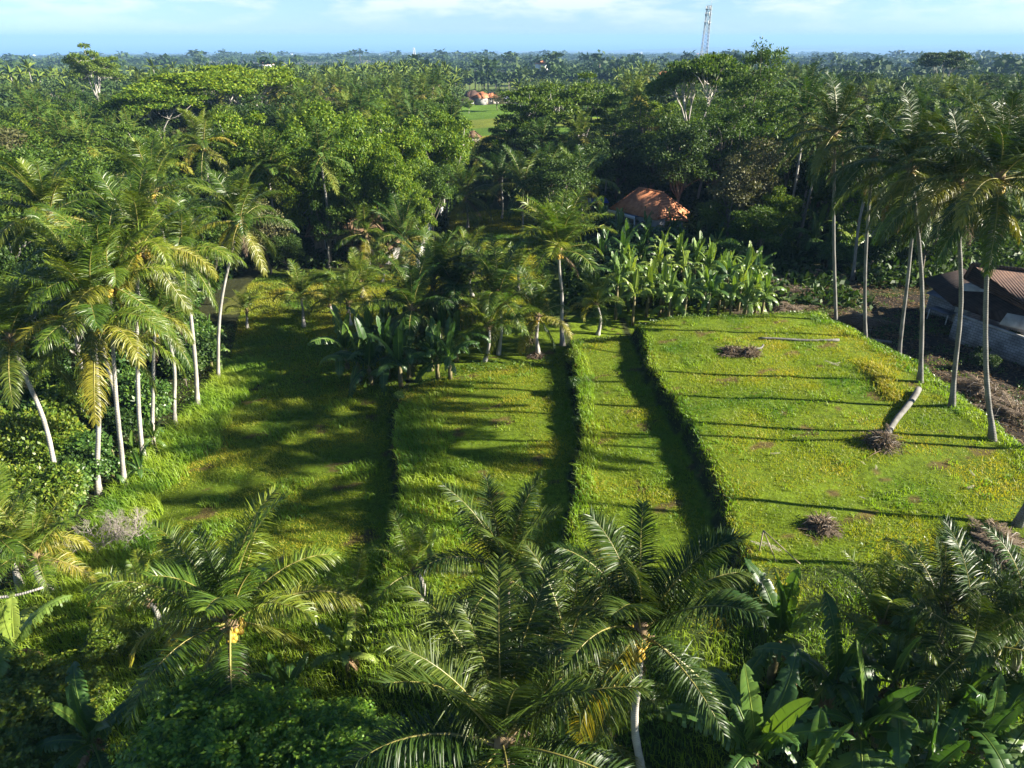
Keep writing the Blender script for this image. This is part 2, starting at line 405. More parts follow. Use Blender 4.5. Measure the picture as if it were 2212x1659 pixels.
# ground: colour of each kind of ground comes with the sheet, broken up by noise
m, t, out = base_mat('ground_cover'); M['ground'] = m
at_ = N(t, 'ShaderNodeAttribute', attribute_name='soil')
tcn = N(t, 'ShaderNodeTexCoord')
n1 = N(t, 'ShaderNodeTexNoise'); n1.inputs['Scale'].default_value = 2.2; n1.inputs['Detail'].default_value = 8; n1.inputs['Roughness'].default_value = 0.7
n2 = N(t, 'ShaderNodeTexNoise'); n2.inputs['Scale'].default_value = 0.006; n2.inputs['Detail'].default_value = 12; n2.inputs['Roughness'].default_value = 0.75
for n_ in (n1, n2): t.links.new(tcn.outputs['Object'], n_.inputs['Vector'])
c1 = N(t, 'ShaderNodeValToRGB'); c1.color_ramp.elements[0].position = 0.3; c1.color_ramp.elements[0].color = (0.45, 0.45, 0.45, 1); c1.color_ramp.elements[1].position = 0.7; c1.color_ramp.elements[1].color = (1.45, 1.4, 1.3, 1)
c2 = N(t, 'ShaderNodeValToRGB'); c2.color_ramp.elements[0].position = 0.38; c2.color_ramp.elements[0].color = (0.55, 0.6, 0.6, 1); c2.color_ramp.elements[1].position = 0.64; c2.color_ramp.elements[1].color = (1.6, 1.55, 1.3, 1)
t.links.new(n1.outputs['Fac'], c1.inputs['Fac']); t.links.new(n2.outputs['Fac'], c2.inputs['Fac'])
a1 = N(t, 'ShaderNodeMixRGB', blend_type='MULTIPLY'); a1.inputs['Fac'].default_value = 1
a2 = N(t, 'ShaderNodeMixRGB', blend_type='MULTIPLY'); a2.inputs['Fac'].default_value = 1
t.links.new(at_.outputs['Color'], a1.inputs['Color1']); t.links.new(c1.outputs['Color'], a1.inputs['Color2'])
t.links.new(a1.outputs['Color'], a2.inputs['Color1']); t.links.new(c2.outputs['Color'], a2.inputs['Color2'])
p = N(t, 'ShaderNodeBsdfPrincipled'); p.inputs['Roughness'].default_value = 0.95; p.inputs['Specular IOR Level'].default_value = 0.1
b = N(t, 'ShaderNodeBump'); b.inputs['Strength'].default_value = 0.8; b.inputs['Distance'].default_value = 0.12
t.links.new(n1.outputs['Fac'], b.inputs['Height']); t.links.new(b.outputs['Normal'], p.inputs['Normal'])
t.links.new(a2.outputs['Color'], p.inputs['Base Color']); t.links.new(p.outputs['BSDF'], out.inputs['Surface'])

m, t, out = base_mat('sea_water'); M['sea'] = m
p = N(t, 'ShaderNodeBsdfPrincipled'); p.inputs['Base Color'].default_value = (0.015, 0.15, 0.36, 1); p.inputs['Roughness'].default_value = 0.6
nz = N(t, 'ShaderNodeTexNoise'); nz.inputs['Scale'].default_value = 0.0006; nz.inputs['Detail'].default_value = 5
tcn = N(t, 'ShaderNodeTexCoord'); t.links.new(tcn.outputs['Object'], nz.inputs['Vector'])
b = N(t, 'ShaderNodeBump'); b.inputs['Strength'].default_value = 0.3; b.inputs['Distance'].default_value = 40
t.links.new(nz.outputs['Fac'], b.inputs['Height']); t.links.new(b.outputs['Normal'], p.inputs['Normal'])
t.links.new(p.outputs['BSDF'], out.inputs['Surface'])

# ------------------------------------------------------------------ ground sheet
def grow(a, b, r, s0):
    o = []; s = s0; x = a
    while x < b:
        x += s; s *= r; o.append(x)
    return o
RICE = (-17, 40, 160, 330)
def in_rice(x, y): return (x > RICE[0] - 0.02 * (y - 160)) & (x < 24 + 0.12 * (y - 160)) & (y > RICE[2]) & (y < 296)
gx = grow(62, 60000, 1.07, 0.5)
xs = np.array([-a for a in gx[::-1]] + list(np.arange(-62, 62.01, 0.33)) + gx)
ys = np.array(list(np.arange(-60, 10, 5.0)) + list(np.arange(10, 76, 0.28)) + grow(76, 330, 1.0, 2.5) + grow(331, 60000, 1.045, 3.0))
X, Y = np.meshgrid(xs, ys)
Z = Hf(X, Y)
mb = MB(); nx, ny = len(xs), len(ys)
i = np.arange(ny - 1)[:, None] * nx; j = np.arange(nx - 1)[None]
mb.add(np.stack([X, Y, Z], -1), np.stack([i + j, i + j + 1, i + nx + j + 1, i + nx + j], -1).reshape(-1, 4))
gme = mb.mesh('ground', [M['ground']], True)
yc = np.clip(Y, 12, 75)
e0, e1, e2, e3, e4 = (np.interp(yc, *E) for E in (E0, E1, E2, E3, E4))
D = np.hypot(X, Y)
C = np.zeros(X.shape + (3,))
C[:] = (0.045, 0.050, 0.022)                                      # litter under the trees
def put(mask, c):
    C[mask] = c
put((X > e0) & (Y < 76) & (X < e4 + 0.8), (0.12, 0.18, 0.014))   # field turf
put((X > -29) & (X < -14) & (Y > 63) & (Y < 73), (0.12, 0.13, 0.035))
put((X > -14) & (X < 8) & (Y > 60) & (Y < 104), (0.07, 0.10, 0.020))
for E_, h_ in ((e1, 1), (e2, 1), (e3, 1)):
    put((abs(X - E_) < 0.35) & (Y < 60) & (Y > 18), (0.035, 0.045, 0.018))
put((X > e4 + 1.5) & (Y > 22) & (Y < 66), (0.045, 0.036, 0.030))   # bare soil plot
put((X > 20) & (X > np.interp(Y, [56, 62], [24, 20])) & (Y >= 58) & (Y < 72) & (X < 36), (0.085, 0.07, 0.05))
bare = (wob(X * .9, Y * 1.1, 7) + .5 * wob(X * 2.9, Y * 3.1, 2) > 0.8) & (X > e0) & (X < e4) & (Y < 60) & (Y > 20)
put(bare, (0.12, 0.095, 0.035))
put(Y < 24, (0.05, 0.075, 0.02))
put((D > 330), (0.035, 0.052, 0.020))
put((D > 520) & (wob(X * .005, Y * .0035, 2) > 0.33), (0.11, 0.15, 0.035))
put((D > 900) & (wob(X * .0032, Y * .0024, 5) > 0.5), (0.17, 0.15, 0.06))
r_ = in_rice(X, Y)
put(r_, (0.09, 0.17, 0.02)); put(r_ & ((Y < 196) & (Y > 172)), (0.26, 0.24, 0.04)); put(r_ & (Y > 215) & (Y < 240), (0.16, 0.20, 0.03))
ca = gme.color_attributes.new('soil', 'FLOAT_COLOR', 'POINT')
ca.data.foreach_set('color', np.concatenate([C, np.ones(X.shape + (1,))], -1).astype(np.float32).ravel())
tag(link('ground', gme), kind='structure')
mb = MB(); S = 90000
mb.add([[-S, -1000, -155], [S, -1000, -155], [S, S, -155], [-S, S, -155]], [[0, 1, 2, 3]])
tag(link('sea', mb.mesh('sea', [M['sea']])), kind='structure')

# ------------------------------------------------------------------ plant shapes
def nrm(a):
    return a / (np.linalg.norm(a, axis=-1, keepdims=True) + 1e-9)
def frond_arr(rg, e0, bend, L=4.6, n=78, ll=0.95, droop=0.35, wid=0.04, vee=0.25, pet=0.13, sway=0.0, miss=0.0):
    mb = MB(); NS = 22
    s = np.linspace(0, 1, NS)
    el = R(e0) - R(bend) * s ** 1.7
    az = sway * s ** 2
    d = np.stack([np.cos(el) * np.cos(az), np.cos(el) * np.sin(az), np.sin(el)], 1)
    P = np.concatenate([[[0, 0, 0]], np.cumsum((d[1:] + d[:-1]) / 2 * L / (NS - 1), 0)])
    mb.tube(P[::2], 0.045 * (1 - s[::2]) + 0.008, 3, m=1, cap=False)
    k = np.arange(n); side = np.concatenate([np.ones(n), -np.ones(n)])
    t = np.concatenate([k, k + 0.5]) / n; t = pet + (0.995 - pet) * np.clip(t, 0, 1)
    if miss:
        kp = rg.random(len(t)) > miss; t = t[kp]; side = side[kp]
    m_ = len(t)
    Pt = np.stack([np.interp(t, s, P[:, c]) for c in range(3)], 1)
    Tt = nrm(np.stack([np.interp(t, s, d[:, c]) for c in range(3)], 1))
    Sv = nrm(np.cross(Tt, [0, 0, 1.0]) + 1e-6) * -1
    if abs(e0) > 80: Sv = np.tile([[0, 1.0, 0]], (m_, 1))
    Nv = np.cross(Tt, Sv); Nv[Nv[:, 2] < 0] *= -1
    tt = (t - pet) / (1 - pet)
    ln = ll * np.interp(tt, [0, 0.15, 0.4, 0.75, 1], [0.70, 0.95, 1.0, 0.78, 0.30]) * (1 + 0.10 * rg.standard_normal(m_))
    ang = R(1) * np.interp(tt, [0, 0.5, 1], [10, 24, 54]) + 0.07 * rg.standard_normal(m_)
    dr = Sv * (side * np.cos(ang))[:, None] + Tt * np.sin(ang)[:, None] + Nv * (vee + 0.12 * rg.standard_normal(m_))[:, None]
    dr = nrm(dr)
    pts = [Pt]; cur = Pt; dd = dr; g = np.array([0, 0, -1.0])
    dv = (droop * (1 + 0.35 * rg.standard_normal(m_)))[:, None]
    fr = (0.30, 0.35, 0.35)
    for f in fr:
        cur = cur + dd * (ln * f)[:, None]; pts.append(cur)
        dd = nrm(dd + g * dv * 1.5)
    W = nrm(Tt - dr * (Tt * dr).sum(1)[:, None]) * 0.5
    W = nrm(W + Nv * 0.35 * rg.standard_normal(m_)[:, None]) * 0.5
    w = [0.6, 1.0, 0.7]
    V = []
    for q in range(3):
        V.append(pts[q] - W * wid * w[q]); V.append(pts[q] + W * wid * w[q])
    V.append(pts[3])
    V = np.stack(V, 1).reshape(-1, 3); b = np.arange(m_)[:, None] * 7
    q = np.concatenate([b + [0, 1, 3, 2], b + [2, 3, 5, 4]]); tr = b + [4, 5, 6]
    mb.add(V, q, tr, 0)
    return mb.arrays()
def mesh_of(arr, name, mats, smooth=False):
    a = MB(); a.merge(arr); return a.mesh(name, mats, smooth)
CLS = [82, 72, 61, 48, 32, 10, -20, -48]
BND = [24, 42, 60, 78, 88, 84, 50, 28]
FR = {}
rf = np.random.default_rng(5)
for ci, (e, b_) in enumerate(zip(CLS, BND)):
    FR[ci] = []
    for v_ in range(3):
        mat = M['frond'] if ci < 5 else (M['frond'] if (ci + v_) % 3 == 0 else M['frond_old'])
        a = frond_arr(rf, e + rf.uniform(-5, 5), b_ + rf.uniform(-12, 12), 4.6 * rf.uniform(0.92, 1.08), 122, 1.02, 0.09 + 0.065 * ci + rf.uniform(-.03, .06), 0.040, 0.20 - 0.03 * ci, sway=rf.uniform(-0.35, 0.35))
        FR[ci].append(mesh_of(a, 'frond', [mat, M['rachis']]))
FRY = []
for v_ in range(3):
    FRY.append(mesh_of(frond_arr(rf, 30 - 25 * v_, 85, 4.2, 70, 0.9, 0.3, 0.042, sway=0.3), 'frond', [M['frond_yellow'], M['rachis']]))
FRD = []
for v_ in range(3):
    FRD.append(mesh_of(frond_arr(rf, -35 - 20 * v_, 35, 3.9, 60, 0.8, 0.7, 0.032, 0, miss=0.25), 'dead_frond', [M['frond_dead'], M['rachis_dead']]))
FRN = {}     # young palms: shorter, more upright, brighter
for ci, (e, b_) in enumerate([(84, 22), (74, 40), (62, 60), (46, 80), (26, 90)]):
    FRN[ci] = [mesh_of(frond_arr(rf, e + rf.uniform(-4, 4), b_ + rf.uniform(-10, 10), 4.2, 66, 1.0, 0.14 + 0.05 * ci, 0.05, 0.3, sway=rf.uniform(-.3, .3)), 'frond', [M['frond_young'], M['rachis']]) for v_ in range(2)]

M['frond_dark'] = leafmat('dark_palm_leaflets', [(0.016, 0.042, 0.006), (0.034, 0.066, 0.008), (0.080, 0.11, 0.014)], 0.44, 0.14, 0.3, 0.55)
M['frond_yellowish_lit'] = leafmat('yellowish_lit_palm_leaflets', [(0.032, 0.075, 0.008), (0.075, 0.13, 0.012), (0.18, 0.22, 0.018)], 0.40, 0.2, 0.45, 0.55)  # left palms' own yellower green; on foreground palms it paints in sunlight
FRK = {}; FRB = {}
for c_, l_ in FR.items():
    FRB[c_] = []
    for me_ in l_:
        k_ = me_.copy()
        if k_.materials[0] == M['frond']: k_.materials[0] = M['frond_yellowish_lit']
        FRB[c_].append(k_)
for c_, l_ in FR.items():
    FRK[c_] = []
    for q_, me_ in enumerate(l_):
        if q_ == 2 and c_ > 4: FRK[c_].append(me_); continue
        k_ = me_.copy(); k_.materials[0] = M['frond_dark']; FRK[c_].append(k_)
def trunk_mesh(v, rad, mat, bow=0.0, ba=0.0, flare=1.9):
    """v: base to top"""
    L = v.length; s = np.linspace(0, 1, 17)
    B = np.array(v)[None] * s[:, None]
    perp = np.array([math.cos(ba), math.sin(ba), 0]) * bow
    B = B + np.sin(math.pi * s)[:, None] * perp[None] + (0.25 * bow * np.sin(3 * math.pi * s))[:, None] * np.array([-perp[1], perp[0], 0])[None]
    B[0, 2] -= 0.3
    r = rad * (1 - 0.35 * s) * (1 + (flare - 1) * np.exp(-s * L / 0.5)) * (1 + 0.05 * np.sin(np.arange(17) * 2.4))
    a = MB(); a.tube(B, r, 10)
    return a.mesh('trunk', [mat], True)
def coconuts_mesh(rg):
    a = MB()
    for k in range(11):
        th = rg.uniform(0, 6.3); rr = rg.uniform(0.02, 0.2)
        a.ball((rr * math.cos(th), rr * math.sin(th), rg.uniform(-0.35, 0.05)), rg.uniform(0.09, 0.125), nu=7, nv=5, sq=(1, 1, 1.15))
    a.tube([(0, 0, 0.35), (0.02, 0, 0.1), (0, 0.02, -0.25)], 0.025, 4)
    return a.mesh('coconut_bunch', [M['coconut']], True)
COCO = [coconuts_mesh(rf) for _ in range(3)]
def heart_mesh(rg):
    a = MB()                                   # sheaths and stubs under the crown
    a.tube([(0, 0, -0.5), (0, 0, -0.1), (0, 0, 0.25), (0, 0, 0.7)], [0.15, 0.23, 0.2, 0.05], 8, m=0)
    for k in range(9):
        th = k * 2.4; e = rg.uniform(0.1, 1.0)
        a.tube([(0.1 * math.cos(th), 0.1 * math.sin(th), -0.15), (0.42 * math.cos(th), 0.42 * math.sin(th), -0.1 + 0.35 * e)], [0.05, 0.02], 4, m=0)
    return a.mesh('crown_shaft', [M['rachis_dead']], True)
HEART = [heart_mesh(rf) for _ in range(3)]

def near_palm(base, top, label, group=None, nfr=24, fs=1.0, nuts=1, dead=1, yellow=0, young=False, bark='palm_bark', rad=0.16, bow=0.3, seed=0, droopy=-0.2, az0=None, dark=False, bright=False):
    rg = np.random.default_rng(1000 + seed); mid_ = group in (GL, GM); fs *= (1.06 if group == GM else 0.95 if mid_ else 0.9); nfr = int(nfr * (0.92 if mid_ else 0.80)); rad *= 0.85
    root = link('coconut_palm', None, None, base)
    root.empty_display_size = 0.5
    tag(root, label, 'palm tree', group)
    v = top - base
    if v.length > 0.7:
        link('trunk', trunk_mesh(v, rad, M[bark], bow, rg.uniform(0, 6.3)), root)
    link('crown_shaft', HEART[seed % 3], root, v, (0, 0, rg.uniform(0, 6)), (fs,) * 3)
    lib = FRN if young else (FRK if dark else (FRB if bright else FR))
    K = len(lib); az = rg.uniform(0, 6.3) if az0 is None else az0
    for i in range(nfr):
        q = (i + 0.5) / nfr
        c = min(K - 1, int((q ** (1.0 - droopy)) * K))
        if not young and c == 0 and i > 1: c = 1
        me = lib[c][int(rg.integers(len(lib[c])))]
        a = az + i * 2.39996 + rg.uniform(-.25, .25)
        s = fs * rg.uniform(0.86, 1.08) * (0.75 if c == 0 else 1)
        link('frond', me, root, v + Vector((0.08 * math.cos(a), 0.08 * math.sin(a), 0.25 - 0.4 * q)) , (rg.uniform(-.22, .22), rg.uniform(-.12, .12), a), (s, s * (1 if rg.random() < .5 else -1), s))
    for i in range(yellow):
        a = rg.uniform(0, 6.3) if i else az + 2.6
        link('frond', FRY[(i + seed) % 3], root, v, (0, 0, a), (fs,) * 3)
    for i in range(dead):
        a = rg.uniform(0, 6.3)
        link('dead_frond', FRD[(i + seed) % 3], root, v + Vector((0, 0, -0.2)), (0, 0, a), (fs * rg.uniform(.7, 1),) * 3)
    for i in range(nuts):
        a = -1.5 + i * 1.9 + rg.uniform(-.4, .4)
        link('coconut_bunch', COCO[i % 3], root, v + Vector((0.3 * math.cos(a), 0.3 * math.sin(a), -0.35)), (0, 0, a))
    return root

# leaves as small bent diamonds
def leaf_quads(P, A, Nn, L, W):
    """P leaf base, A leaf axis, Nn leaf normal, L length, W width (arrays)"""
    A = nrm(A); S = nrm(np.cross(A, Nn)); Nn = np.cross(S, A)
    L = np.broadcast_to(L, (len(P),))[:, None]; W = np.broadcast_to(W, (len(P),))[:, None]
    mid = P + A * L * 0.45
    V = np.stack([P, mid + S * W * 0.5 + Nn * W * 0.15, P + A * L - Nn * L * 0.12, mid - S * W * 0.5 + Nn * W * 0.15], 1).reshape(-1, 3)
    return V, (np.arange(len(P))[:, None] * 4 + [0, 1, 2, 3])
def clump_leaves(mb, rg, C, rad, per, L, W, flat=1.0, up=0.5, droop=0.3, m=0):
    n = len(C) * per
    u = nrm(rg.standard_normal((n, 3))); u[:, 2] = np.where(u[:, 2] < -0.3, -u[:, 2] * 0.6, u[:, 2])
    rr = np.repeat(np.broadcast_to(rad, (len(C),)), per)
    q = rg.random(n) ** 0.4
    off = u * (rr * q)[:, None]; off[:, 2] *= flat
    P = np.repeat(C, per, 0) + off
    A = u + 0.7 * rg.standard_normal((n, 3)) + [0, 0, -droop]
    Nn = u + 0.55 * rg.standard_normal((n, 3)) + [0, 0, up]
    V, Q = leaf_quads(P, A, Nn, L * rg.uniform(0.7, 1.3, n), W * rg.uniform(0.7, 1.3, n))
    mb.add(V, Q, m=m)
def limb(mb, a, b, r0, r1, rg, ns=5, sag=0.1, m=0):
    a = np.array(a, float); b = np.array(b, float); s = np.linspace(0, 1, 6)[:, None]
    L = np.linalg.norm(b - a)
    P = a + (b - a) * s + np.sin(math.pi * s) * rg.standard_normal(3) * L * sag * 0.5 + np.sin(2 * math.pi * s) * rg.standard_normal(3) * L * sag * 0.35
    mb.tube(P, np.linspace(r0, r1, 6), ns, m=m)
    return P
def broad_tree(seed, H=12.0, Wd=9.0, z0=3.5, ncl=46, per=130, L=0.42, W=0.24, leaf='leaf_mid', bark='bark', rz=1.0, irregular=0.15, cr=(1.0, 1.6), trunk_r=0.22, nl=16, up=0.5):
    rg = np.random.default_rng(seed)
    cz = (H + z0) / 2; rzv = (H - z0) / 2 - 0.7; rxy = Wd / 2 - 0.9
    u = nrm(rg.standard_normal((ncl, 3))); q = rg.random(ncl) ** 0.33
    C = u * q[:, None] * [rxy, rxy, rzv] * (1 + irregular * np.clip(rg.standard_normal((ncl, 1)), -1.6, 0.9)) + [0, 0, cz]
    C = C + np.array([rg.uniform(-.1, .1) * Wd, rg.uniform(-.1, .1) * Wd, 0]) * ((C[:, 2:3] - z0) / (H - z0))
    rad = rg.uniform(*cr, ncl)
    cm = MB(); clump_leaves(cm, rg, C, rad, per, L, W, 0.75, up, m=0)
    tm = MB(); lean = rg.uniform(-0.6, 0.6, 2)
    top = np.array([lean[0], lean[1], z0 + (H - z0) * 0.55])
    P = limb(tm, (0, 0, -0.4), top, trunk_r, trunk_r * 0.4, rg, 7, 0.05)
    for k in rg.choice(ncl, min(nl, ncl), replace=False):
        i0 = int(rg.integers(2, 5))
        limb(tm, P[i0], C[k], trunk_r * 0.42, 0.03, rg)
    return cm.mesh('crown', [M[leaf]]), tm.mesh('trunk', [M[bark]], True)
def flat_tree(seed, H=18.0, Wd=16.0, leaf='leaf_mid', nd=34, per=300, L=0.50, W=0.24, bark='bark_pale', fork=0.42, tr=0.26, layer=0.30):
    rg = np.random.default_rng(seed)
    a = np.arange(nd) * 2.39996 + rg.uniform(-.3, .3, nd); r = np.sqrt((np.arange(nd) + 0.5) / nd) * (Wd / 2 - 1.3)
    z = H - 0.9 - (r / (Wd / 2)) ** 2 * H * 0.16 - rg.random(nd) * H * layer * 0.6
    C = np.stack([r * np.cos(a), r * np.sin(a), z], 1)
    rad = rg.uniform(1.3, 2.3, nd) * Wd / 16
    cm = MB(); clump_leaves(cm, rg, C, rad, per, L, W, 0.34, 0.5, 0.1)
    tm = MB(); zf = H * fork
    P = limb(tm, (0, 0, -0.4), (rg.uniform(-.8, .8), rg.uniform(-.8, .8), zf), tr, tr * 0.75, rg, 8, 0.04)
    mains = []
    for k in range(6):
        th = k * 1.05 + rg.uniform(-.3, .3); rr = Wd * rg.uniform(0.12, 0.28)
        e = np.array([rr * math.cos(th), rr * math.sin(th), H * rg.uniform(0.68, 0.82)])
        mains.append(limb(tm, P[-1 - int(rg.integers(0, 2))], e, tr * 0.62, tr * 0.3, rg, 6, 0.10))
    for k in range(nd):
        best = min(mains, key=lambda q_: np.linalg.norm(q_[-1][:2] - C[k][:2]))
        i0 = int(rg.integers(3, 6)); limb(tm, best[i0], C[k] - [0, 0, 0.15], tr * 0.28, 0.03, rg, 4, 0.14)
    return cm.mesh('crown', [M[leaf]]), tm.mesh('trunk', [M[bark]], True)
def sprig_bush(seed, H=2.6, Wd=3.4, ns=900, leaf='leaf_bush_lit', lf=0.14, lobes=9):
    """bush whose twigs carry rows of paired leaves"""
    rg = np.random.default_rng(seed); cm = MB(); nl = 15
    lc = np.stack([rg.uniform(-Wd / 3, Wd / 3, lobes), rg.uniform(-Wd / 3, Wd / 3, lobes), rg.uniform(0.3, 0.75, lobes) * H], 1)
    which = rg.integers(lobes, size=ns)
    u = nrm(rg.standard_normal((ns, 3))); u[:, 2] = np.abs(u[:, 2]) * 0.9 - 0.1
    B = lc[which] + u * rg.uniform(0.35, 0.75, (ns, 1)) * np.array([Wd / 3.2, Wd / 3.2, H * 0.32])
    D0 = nrm(u + 0.5 * rg.standard_normal((ns, 3)) + [0, 0, 0.5])
    s = np.arange(nl) / nl
    ln = rg.uniform(0.45, 0.95, ns)
    P = B[:, None] + D0[:, None] * (s[None, :, None] * ln[:, None, None]) + np.array([0, 0, -0.35]) * (s[None, :, None] ** 2 * ln[:, None, None])
    T = nrm(D0[:, None] + np.array([0, 0, -0.7]) * s[None, :, None])
    side = np.where(np.arange(nl) % 2 == 0, 1.0, -1.0)[None, :, None]
    S = nrm(np.cross(T, [0, 0, 1.0])) * side
    A = S + 0.5 * T + 0.25 * rg.standard_normal(P.shape)
    Nn = np.array([0, 0, 1.0]) + 0.45 * rg.standard_normal(P.shape) + 0.3 * D0[:, None]
    V, Q = leaf_quads(P.reshape(-1, 3), A.reshape(-1, 3), Nn.reshape(-1, 3), lf * rg.uniform(0.8, 1.3, ns * nl), lf * 0.62)
    cm.add(V, Q)
    clump_leaves(cm, rg, lc * [1, 1, 0.8], Wd * 0.25, 240, lf * 1.3, lf * 0.8, 0.9)
    tm = MB()
    for c in lc: limb(tm, (0, 0, -0.2), c, 0.05, 0.012, rg, 5, 0.2)
    return cm.mesh('foliage', [M[leaf]]), tm.mesh('stem', [M['bark']], True)

# banana
def banana_leaf_arr(rg, e0, bend, L=2.3, W=0.56, torn=0.3, fold=0.25, sway=0.0):
    mb = MB(); NS = 15; pet = 0.14
    s = np.linspace(0, 1, NS); el = R(e0) - R(bend) * s ** 1.5; az = sway * s * s
    d = np.stack([np.cos(el) * np.cos(az), np.cos(el) * np.sin(az), np.sin(el)], 1)
    P = np.concatenate([[[0, 0, 0]], np.cumsum((d[1:] + d[:-1]) / 2 * L / (NS - 1), 0)])
    mb.tube(P, 0.035 * (1 - s) + 0.008, 4, m=1, cap=False)
    k = 22; e = pet + (1 - pet) * np.arange(k + 1) / k
    for sd in (-1, 1):
        for i in range(k):
            a, b = e[i], e[i + 1]
            w = [max(0.02, W / 2 * (min(1, (x - pet) / 0.10 + 0.25)) ** 0.6 * max(0.0, 1 - max(0, (x - 0.55) / 0.45) ** 2.2) ** 0.6) for x in (a, b)]
            tear = rg.random() < torn
            g = rg.uniform(0.05, 0.45) if tear else 0.0
            dz = rg.uniform(0.1, 0.5) * W if tear else 0.0
            f = fold + rg.uniform(-.05, .05)
            V = []
            for x, ww, sgn in ((a, w[0], 1), (b, w[1], -1)):
                p_ = np.array([np.interp(x, s, P[:, c]) for c in range(3)]); T_ = nrm(np.array([np.interp(x, s, d[:, c]) for c in range(3)]))
                S_ = nrm(np.cross(T_, [0, 0, 1.0])) * sd if abs(T_[2]) < 0.995 else np.array([0, sd, 0.0])
                N_ = np.cross(T_, S_) * sd
                if N_[2] < 0: N_ = -N_
                gap = T_ * sgn * g * L / k * 0.5
                m1 = p_ + S_ * ww * 0.55 * math.cos(f) + N_ * ww * 0.55 * math.sin(f) + gap * 0.4
                m2 = m1 + S_ * ww * 0.45 * math.cos(f) + gap * 0.6 - np.array([0, 0, 1]) * (dz + 0.10 * ww) - T_ * 0.02
                V += [p_, m1, m2]
            mb.add(V, [[0, 1, 4, 3], [1, 2, 5, 4]], m=0)
    return mb.arrays()
rb = np.random.default_rng(31)
BCL = [(86, 12), (74, 52), (60, 78), (46, 95), (30, 105), (5, 95)]
BL = {}
for li, lname in enumerate(('banana', 'banana_light')):
    for ci, (e, b_) in enumerate(BCL):
        BL[(li, ci)] = [banana_leaf_arr(rb, e, b_ + rb.uniform(-10, 12), 2.6, 0.56, [0.3, 0.6, 0.75, 0.85, 0.9, 0.95][ci] * (0.7 + 0.4 * v_), 0.3, rb.uniform(-.3, .3)) for v_ in range(2)]
BLM = {k: [mesh_of(a, 'leaf', [M[('banana', 'banana_light')[k[0]]], M['banana_light']]) for a in v] for k, v in BL.items()}
BDRY = [mesh_of(banana_leaf_arr(rb, -40, 40, 1.6, 0.4, 0.9, 0.9), 'dry_leaf', [M['dry_leaf'], M['dry_leaf']])]
def stem_mesh(h, r=0.13):
    a = MB(); a.tube([(0, 0, -0.2), (0.03, 0, h * 0.4), (-0.02, 0.03, h * 0.8), (0, 0, h + 0.1)], [r * 1.15, r, r * 0.85, r * 0.5], 8)
    return a.mesh('stem', [M['banana_stem']], True)
STM = {h: stem_mesh(h) for h in (0.8, 1.4, 2.0, 2.8)}
def banana_near(base, h, label, group=None, fs=1.0, nl=9, li=0, seed=0, az=None, cat='banana plant'):
    rg = np.random.default_rng(500 + seed)
    fs *= 1.05
    root = link('banana_plant', None, None, base); root.empty_display_size = 0.4
    tag(root, label, cat, group)
    link('stem', STM[min(STM, key=lambda q: abs(q - h))], root, sc=(fs, fs, h / min(STM, key=lambda q: abs(q - h))))
    a0 = rg.uniform(0, 6.3) if az is None else az
    for i in range(nl):
        c = min(5, int(i / nl * 6)); a = a0 + i * 2.39996 + rg.uniform(-.3, .3)
        s = fs * rg.uniform(0.85, 1.1)
        link('leaf', BLM[(li, c)][int(rg.integers(2))], root, (0, 0, h - 0.1), (rg.uniform(-.2, .2), rg.uniform(-.1, .1), a), (s,) * 3)
    for i in range(2):
        link('dry_leaf', BDRY[0], root, (0, 0, h - 0.15), (0, 0, rg.uniform(0, 6.3)), (fs,) * 3)
    return root
def banana_crown(seed, li):
    rg = np.random.default_rng(seed); a = MB()
    for i in range(8):
        c = min(5, int(i / 8 * 6)); arr = BL[(li, c)][int(rg.integers(2))]; th = i * 2.4 + rg.uniform(-.4, .4); s = rg.uniform(.8, 1.1)
        ca_, sa_ = math.cos(th) * s, math.sin(th) * s
        a.merge(arr, [[ca_, -sa_, 0], [sa_, ca_, 0], [0, 0, s]])
    return a.mesh('leaves', [M[('banana', 'banana_light')[li]], M['banana_light']])
BCR = {li: [banana_crown(60 + k + 9 * li, li) for k in range(4)] for li in (0, 1)}
def banana_mid(p, h, li, label, group, seed, fs=1.0):
    root = link('banana_plant', None, None, p, (0, 0, seed * 1.7)); root.empty_display_size = 0.4
    tag(root, label, 'banana plant', group)
    k = min(STM, key=lambda q: abs(q - h))
    link('stem', STM[k], root, sc=(fs, fs, h / k))
    link('leaves', BCR[li][seed % 4], root, (0, 0, h - 0.1), sc=(fs,) * 3)
    return root

# merged crowns for palms further off
def palm_crown(seed, n=24, nl=34, wid=0.10, young=False):
    rg = np.random.default_rng(seed); a = MB()
    for i in range(n):
        q = (i + .5) / n; c = min(7, int(q * 8))
        arr = frond_arr(rg, CLS[c] + rg.uniform(-6, 6), BND[c] + rg.uniform(-12, 12), 4.5 * rg.uniform(.85, 1.08), nl, 0.95, 0.16 + .035 * c, wid, 0.2, sway=rg.uniform(-.3, .3))
        th = i * 2.39996 + rg.uniform(-.25, .25); ca_, sa_ = math.cos(th), math.sin(th)
        V, Q, T_, mq, mt = arr
        if c >= 5 and rg.random() < 0.55: mq = np.where(mq == 0, 2, mq); mt = np.where(mt == 0, 2, mt)
        a.merge((V, Q, T_, mq, mt), [[ca_, -sa_, 0], [sa_, ca_, 0], [0, 0, 1]])
    if seed % 2: 
        for k in range(10): a.ball((rg.uniform(-.35, .35), rg.uniform(-.35, .35), rg.uniform(-.7, -.2)), .13, m=3, nu=6, nv=4)
    return a.mesh('crown', [M['frond_mid'], M['rachis'], M['frond_old_mid'], M['coconut']])
PCR = [palm_crown(80 + k) for k in range(6)]
rt = np.random.default_rng(77)
PTR = []
